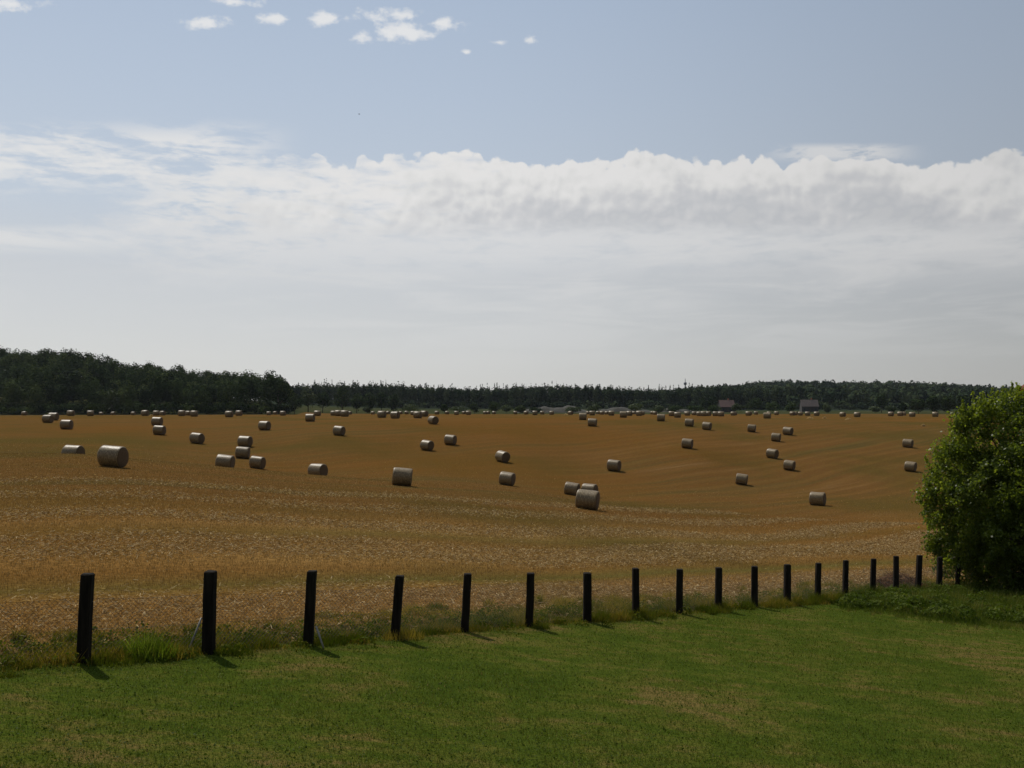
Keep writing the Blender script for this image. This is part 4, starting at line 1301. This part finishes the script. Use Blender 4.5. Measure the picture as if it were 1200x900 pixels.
def near_tree():
    """broad leafy tree at the right edge, foliage to the ground"""
    d0 = 38.6
    x0 = at(1222, d0); g0 = gz(x0, d0)
    root = empty('leafy_tree', (x0, d0, g0))
    tag(root, 'large bright green tree with leaves down to the ground at the right edge', 'tree')
    lobes = [  # px, py, r px, depth offset
        (1205, 500, 38, 0.2), (1160, 503, 24, 0.3), (1180, 478, 14, 0.2), (1150, 486, 12, -0.2), (1134, 520, 26, 0.0), (1120, 545, 24, 0.4), (1108, 565, 24, 0.0), (1113, 590, 28, -0.6), (1104, 612, 23, -0.2),
        (1122, 632, 28, -0.3), (1118, 655, 20, 0.6), (1150, 575, 44, -1.0), (1155, 620, 42, -1.2), (1160, 662, 36, -0.4), (1140, 680, 16, 0.3), (1200, 560, 55, -1.4), (1200, 630, 55, -1.2), (1210, 680, 40, 0),
        (1255, 520, 50, 0), (1270, 600, 60, 0), (1260, 670, 50, 0), (1290, 560, 45, 1), (1175, 530, 35, -0.5), (1200, 590, 60, 1.8), (1170, 640, 50, 1.8), (1250, 560, 60, 2), (1088, 583, 9, 0), (1094, 640, 10, -0.2), (1108, 528, 9, 0), (1128, 497, 8, 0),
        (1222, 478, 14, 0), (1245, 488, 22, 0)]
    P, N, C = [], [], []
    k = d0 / F
    lobes += [(1165, 560, 40, 1.5), (1180, 640, 44, 1.3), (1225, 640, 50, 1.0)]
    for px, py, r, dz in lobes:
        c = np.array([at(px, d0), d0 + dz, zat(py, d0)])
        rm = r * k
        # twig clusters in the lobe, leaves round each
        nt = max(14, int(34 * (r / 24) ** 2))
        v = RNG.normal(size=(nt, 3)); v /= np.linalg.norm(v, axis=1, keepdims=True)
        tc = c + v * (rm * (0.45 + 0.62 * RNG.random((nt, 1)) ** 0.7))
        nl = 46
        ln = RNG.normal(size=(nt, nl, 3)) * np.array([0.12, 0.12, 0.11]) + v[:, None, :] * (RNG.random((nt, nl, 1)) - 0.3) * 0.28
        p = (tc[:, None, :] + ln).reshape(-1, 3)
        nn = np.repeat(v, nl, 0) * 0.6 + RNG.normal(size=p.shape) * 0.7 + np.array([0, 0, 0.35])
        cc = np.clip(np.repeat(RNG.random(nt) * 0.45, nl) + RNG.random(len(p)) * 0.5, 0, 1)
        P.append(p); N.append(nn); C.append(cc)
    # upright shoots that break the outline
    for px, py, r, dz in lobes[:26] + lobes[-6:-3] * 3:
        for q in range(7):
            a = RNG.uniform(-2.6, 0.2) if px < 1140 else RNG.uniform(-1.9, -1.0)
            a = -a if False else a
            e = np.array([at(px + math.cos(a) * r * 0.9, d0), d0 + dz + RNG.normal() * 0.4, zat(py + math.sin(a) * r * 0.9, d0)])
            dr = np.array([math.cos(a) * 0.6, RNG.normal() * 0.2, 0.75 + 0.3 * RNG.random()])
            ln = RNG.uniform(0.3, 0.75)
            m = int(34 * ln / 0.5)
            f = RNG.random(m)[:, None]
            P.append(e + dr * f * ln + RNG.normal(size=(m, 3)) * 0.05 * (1.3 - f)); N.append(RNG.normal(size=(m, 3)) + np.array([0, 0, 0.5]))
            C.append(np.clip(0.45 + RNG.random(m) * 0.5, 0, 1))
    P = np.concatenate(P); N = np.concatenate(N); C = np.concatenate(C)
    ok = P[:, 2] > ground(P[:, 0], P[:, 1]) + 0.02
    P, N, C = P[ok], N[ok], C[ok]
    V, Fc, r = quads(P - np.array([x0, d0, g0]), N, RNG.uniform(0.075, 0.155, len(P)), C, 0.66)
    np_mesh('crown', V, Fc, M['leaf'], r, parent=root)
    bm = bmesh.new()
    bm_tube(bm, [(0, 0, -0.3), (0.1, 0, 1.0), (-0.1, 0.1, 2.6), (0, 0, 4.6), (0.1, 0, 6.0)], [0.24, 0.19, 0.15, 0.09, 0.03], 10)
    bm_obj('trunk', bm, M['bark'], root, True)
    for px, py, r, dz in lobes[:20]:
        e = Vector((at(px, d0) - x0, dz, zat(py, d0) - g0))
        z0 = max(0.5, e.z * 0.35)
        s = Vector((0.05, 0, z0)); mid = s.lerp(e, 0.5) + Vector((0, 0, 0.25))
        bm = bmesh.new(); bm_tube(bm, [s, mid, e], [0.07, 0.045, 0.015], 6)
        bm_obj('limb', bm, M['bark'], root, True)


def verge_plants():
    # bright tuft between the first two posts
    for px, py, w, h, lab, mt, n in [
            (172, 771, 0.42, 0.55, 'bright green tuft of tall grass between the first two fence posts', 'tuft', 900),
            (198, 769, 0.20, 0.22, 'small bright grass clump right beside the tall green tuft', 'tuft', 300),
            (115, 752, 0.14, 0.26, 'small weed clump just right of the first post', 'weed', 220),
            (24, 752, 0.16, 0.28, 'grey-green weed clump by the left edge, beyond the fence line', 'weed', 260),
            (318, 737, 0.16, 0.22, 'weed clump on straw between the second and third post', 'weed', 240)]:
        x, d = lawn_point(px, py)
        g0 = gz(x, d)
        r = np.sqrt(RNG.random(n)) * w; th = RNG.uniform(0, 2 * math.pi, n)
        X = r * np.cos(th); Y = r * np.sin(th) * 0.7
        hh = h * (1 - 0.55 * (r / w)) * RNG.uniform(0.4, 1.1, n)
        V, Fc, rr = blades(X, Y, hh, RNG.uniform(0.006, 0.012, n), RNG.random(n), 0.6, ground(X + x, Y + d) - g0)
        o = np_mesh('grass_tuft', V, Fc, M[mt], rr)
        o.location = (x, d, g0)
        tag(o, lab, 'grass tuft')
    # brushwood heap by the far posts
    x, d = at(1052, 36.6), 36.6
    g0 = gz(x, d)
    n = 1500
    V = []; rg = random.Random(4)
    for k in range(n):
        a = rg.uniform(0, 6.28); q = math.sqrt(rg.random())
        cx = math.cos(a) * q * 1.05; cy = math.sin(a) * q * 0.6
        cz = 0.62 * (1 - q * q) * rg.random() + 0.04
        di = Vector((rg.uniform(-1, 1), rg.uniform(-1, 1), rg.uniform(-.25, .75))).normalized() * rg.uniform(0.10, 0.32)
        c = Vector((cx, cy, cz)); u = di.orthogonal().normalized() * rg.uniform(0.006, 0.016)
        V += [c - di - u, c + di - u * .3, c + di + u * .3, c - di + u]
    V = np.array([tuple(v) for v in V])
    o = np_mesh('brushwood_heap', V, np.arange(4 * n).reshape(-1, 4), M['brush'], np.repeat(RNG.random(n), 4))
    o.location = (x, d, g0)
    tag(o, 'reddish brown heap of dead brushwood against the posts near the green tree', 'brushwood heap')


# ------------------------------------------------------------------ far buildings, mast, mounds, bird
def house(name, label, px0, px1, d, eave_h, ridge_h, roofm, wallm, rz=0.0, depth=8.0, base=None, chimney=True):
    xa, xb = at(px0, d), at(px1, d)
    w = xb - xa; cx = (xa + xb) / 2
    g0 = gz(cx, d) if base is None else base
    root = empty(name, (cx, d, g0), rz)
    tag(root, label, 'house')
    bm = bmesh.new()
    hw, hd = w / 2 - 0.3, depth / 2 - 0.3
    vs = [bm.verts.new(p) for p in [(-hw, -hd, -1), (hw, -hd, -1), (hw, hd, -1), (-hw, hd, -1), (-hw, -hd, eave_h), (hw, -hd, eave_h), (hw, hd, eave_h), (-hw, hd, eave_h),
                                    (-hw, 0, ridge_h - 0.25), (hw, 0, ridge_h - 0.25)]]
    for f in [(0, 1, 5, 4), (1, 2, 6, 9, 5), (2, 3, 7, 6), (3, 0, 4, 8, 7)]:
        bm.faces.new([vs[i] for i in f])
    bm_obj('wall', bm, wallm, root)
    bm = bmesh.new()
    W, D = w / 2, depth / 2
    sl = (ridge_h - eave_h) / (depth / 2 - 0.3)
    ze = eave_h - 0.3 * sl + 0.05
    for s in (-1, 1):
        a = [(-W, s * D, ze), (W, s * D, ze), (W, 0, ridge_h), (-W, 0, ridge_h)]
        lo = [bm.verts.new(Vector(p)) for p in a]; hi = [bm.verts.new(Vector(p) + Vector((0, 0, 0.22))) for p in a]
        for i in range(4):
            bm.faces.new((lo[i], lo[(i + 1) % 4], hi[(i + 1) % 4], hi[i]))
        bm.faces.new(lo[::-1]); bm.faces.new(hi)
    bmesh.ops.recalc_face_normals(bm, faces=bm.faces)
    rf = bm_obj('roof', bm, roofm, root)
    if chimney:
        bm = bmesh.new(); bm_box(bm, (W * 0.3, 0.3, ridge_h + 0.4), (0.7, 0.7, 1.6)); bm_obj('chimney', bm, M['brick'], rf)
    nw = max(2, int(w / 3))
    for k in range(nw):
        x = -hw + (k + 0.5) * 2 * hw / nw
        if k == 1 % nw:
            bm = bmesh.new(); bm_box(bm, (x, -hd - 0.03, 1.05), (1.0, 0.1, 2.1)); bm_obj('door', bm, M['bark'], root)
        else:
            bm = bmesh.new(); bm_box(bm, (x, -hd - 0.02, min(1.6, eave_h - 0.9)), (1.1, 0.08, 1.1)); bm_obj('window', bm, M['glass'], root)


def far_things():
    house('farmhouse', 'distant house with a pinkish tiled roof right of the mast', 842, 860, 610, 3.2, 7.2, M['tile'], M['render'], 0.1)
    house('farmhouse', 'distant house with a weathered brown roof among trees on the right', 938, 958, 640, 3.4, 7.6, M['tile_brown'], M['render'], -0.08)
    # brick house beyond the green tree
    d = 62
    x0 = at(1194, d)
    house('brick_house', 'red brick house whose corner shows above the tree at the right edge', 1237, 1400, d, zat(455, 66) - gz(at(1300, d), d), zat(430, d) - gz(at(1300, d), d), M['brick'], M['brick'], 0.0, 9.0, chimney=False)
    # mast
    d = 905
    x = at(803, d); g0 = gz(x, d)
    root = empty('telecom_mast', (x, d, g0))
    top = zat(443.5, d) - g0
    tag(root, 'thin telecom mast with a round antenna platform above the wood on the horizon', 'mast')
    bm = bmesh.new(); bm_tube(bm, [(0, 0, -0.5), (0, 0, top * 0.6), (0, 0, top - 6)], [1.0, 0.75, 0.5], 12); bm_obj('tower', bm, M['mast'], root, True)
    bm = bmesh.new(); bm_tube(bm, [(0, 0, top - 6), (0, 0, top)], [0.35, 0.22], 8); bm_obj('antenna', bm, M['mast'], root, True)
    zc = zat(449.6, d) - g0
    bm = bmesh.new(); bm_tube(bm, [(0, 0, zc - 1.1), (0, 0, zc - 0.8), (0, 0, zc + 0.9), (0, 0, zc + 1.2)], [0.9, 1.35, 1.35, 0.9], 16); bm_obj('platform', bm, M['mast'], root, True)
    # grey earth mounds
    for i, (px, d, w, h, dp) in enumerate([(662, 560, 30, 3.6, 14), (636, 560, 30, 3.0, 12), (728, 590, 40, 2.6, 12), (790, 600, 30, 2.4, 10)]):
        x = at(px, d)
        n = 28; m = 14
        V = []
        for a in range(n + 1):
            for b in range(m + 1):
                u = a / n * 2 - 1; v = b / m * 2 - 1
                X = u * w / 2; Y = v * dp / 2
                pr = max(0, 1 - u * u) ** 0.9 * max(0, 1 - v * v)
                Z = h * pr * (1 + 0.18 * math.sin(u * 7 + i) + 0.08 * math.sin(u * 19 + v * 5))
                V.append((x + X, d + Y, gz(x + X, d + Y) - 0.15 + Z))
        idx = [(a * (m + 1) + b, (a + 1) * (m + 1) + b, (a + 1) * (m + 1) + b + 1, a * (m + 1) + b + 1) for a in range(n) for b in range(m)]
        tag(np_mesh('earth_mound', np.array(V), np.array(idx), M['mound'], smooth=True), kind='structure')
    # bird high over the field
    d = 190
    root = empty('bird', (at(421, d), d, zat(134, d)))
    tag(root, 'tiny dark bird flying high over the field, left of centre', 'bird')
    bm = bmesh.new()
    bm_tube(bm, [(-0.16, 0, 0), (-0.1, 0, 0.01), (0, 0, 0), (0.08, 0, 0.01), (0.12, 0, 0.02), (0.17, 0, 0.01)], [0.015, 0.03, 0.045, 0.03, 0.028, 0.006], 8)
    bm_obj('body', bm, M['bird'], root, True)
    for s in (-1, 1):
        bm = bmesh.new()
        a = [(-0.04, 0.02 * s, 0.02), (0.06, 0.02 * s, 0.02), (0.05, 0.18 * s, 0.09), (-0.10, 0.36 * s, 0.12), (-0.06, 0.18 * s, 0.08)]
        lo = [bm.verts.new(p) for p in a]; hi = [bm.verts.new((p[0], p[1], p[2] + 0.012)) for p in a]
        bm.faces.new(lo[::-1]); bm.faces.new(hi)
        for i in range(5): bm.faces.new((lo[i], lo[(i + 1) % 5], hi[(i + 1) % 5], hi[i]))
        bm_obj('wing', bm, M['bird'], root)


def haze():
    bm = bmesh.new()
    bm_box(bm, (300, 1900, 35), (6400, 4400, 96))
    m = bpy.data.materials.new('haze'); m.use_nodes = True
    nt = m.node_tree
    nt.nodes.remove(nt.nodes['Principled BSDF'])
    v = nt.nodes.new('ShaderNodeVolumePrincipled')
    v.inputs['Color'].default_value = (0.85, 0.9, 1.0, 1)
    v.inputs['Density'].default_value = HAZE
    v.inputs['Anisotropy'].default_value = 0.3
    nt.links.new(v.outputs[0], nt.nodes['Material Output'].inputs['Volume'])
    tag(bm_obj('haze', bm, m), kind='stuff')


HAZE = 0.00003
woods()
single_trees()
far_things()
build_fence()
place_bales()
near_tree()
lawn_blades()
straw_cover()
verge()
corner_cover()
verge_plants()
if HAZE: haze()
SC.cycles.volume_bounces = 0
SC.cycles.max_bounces = 8
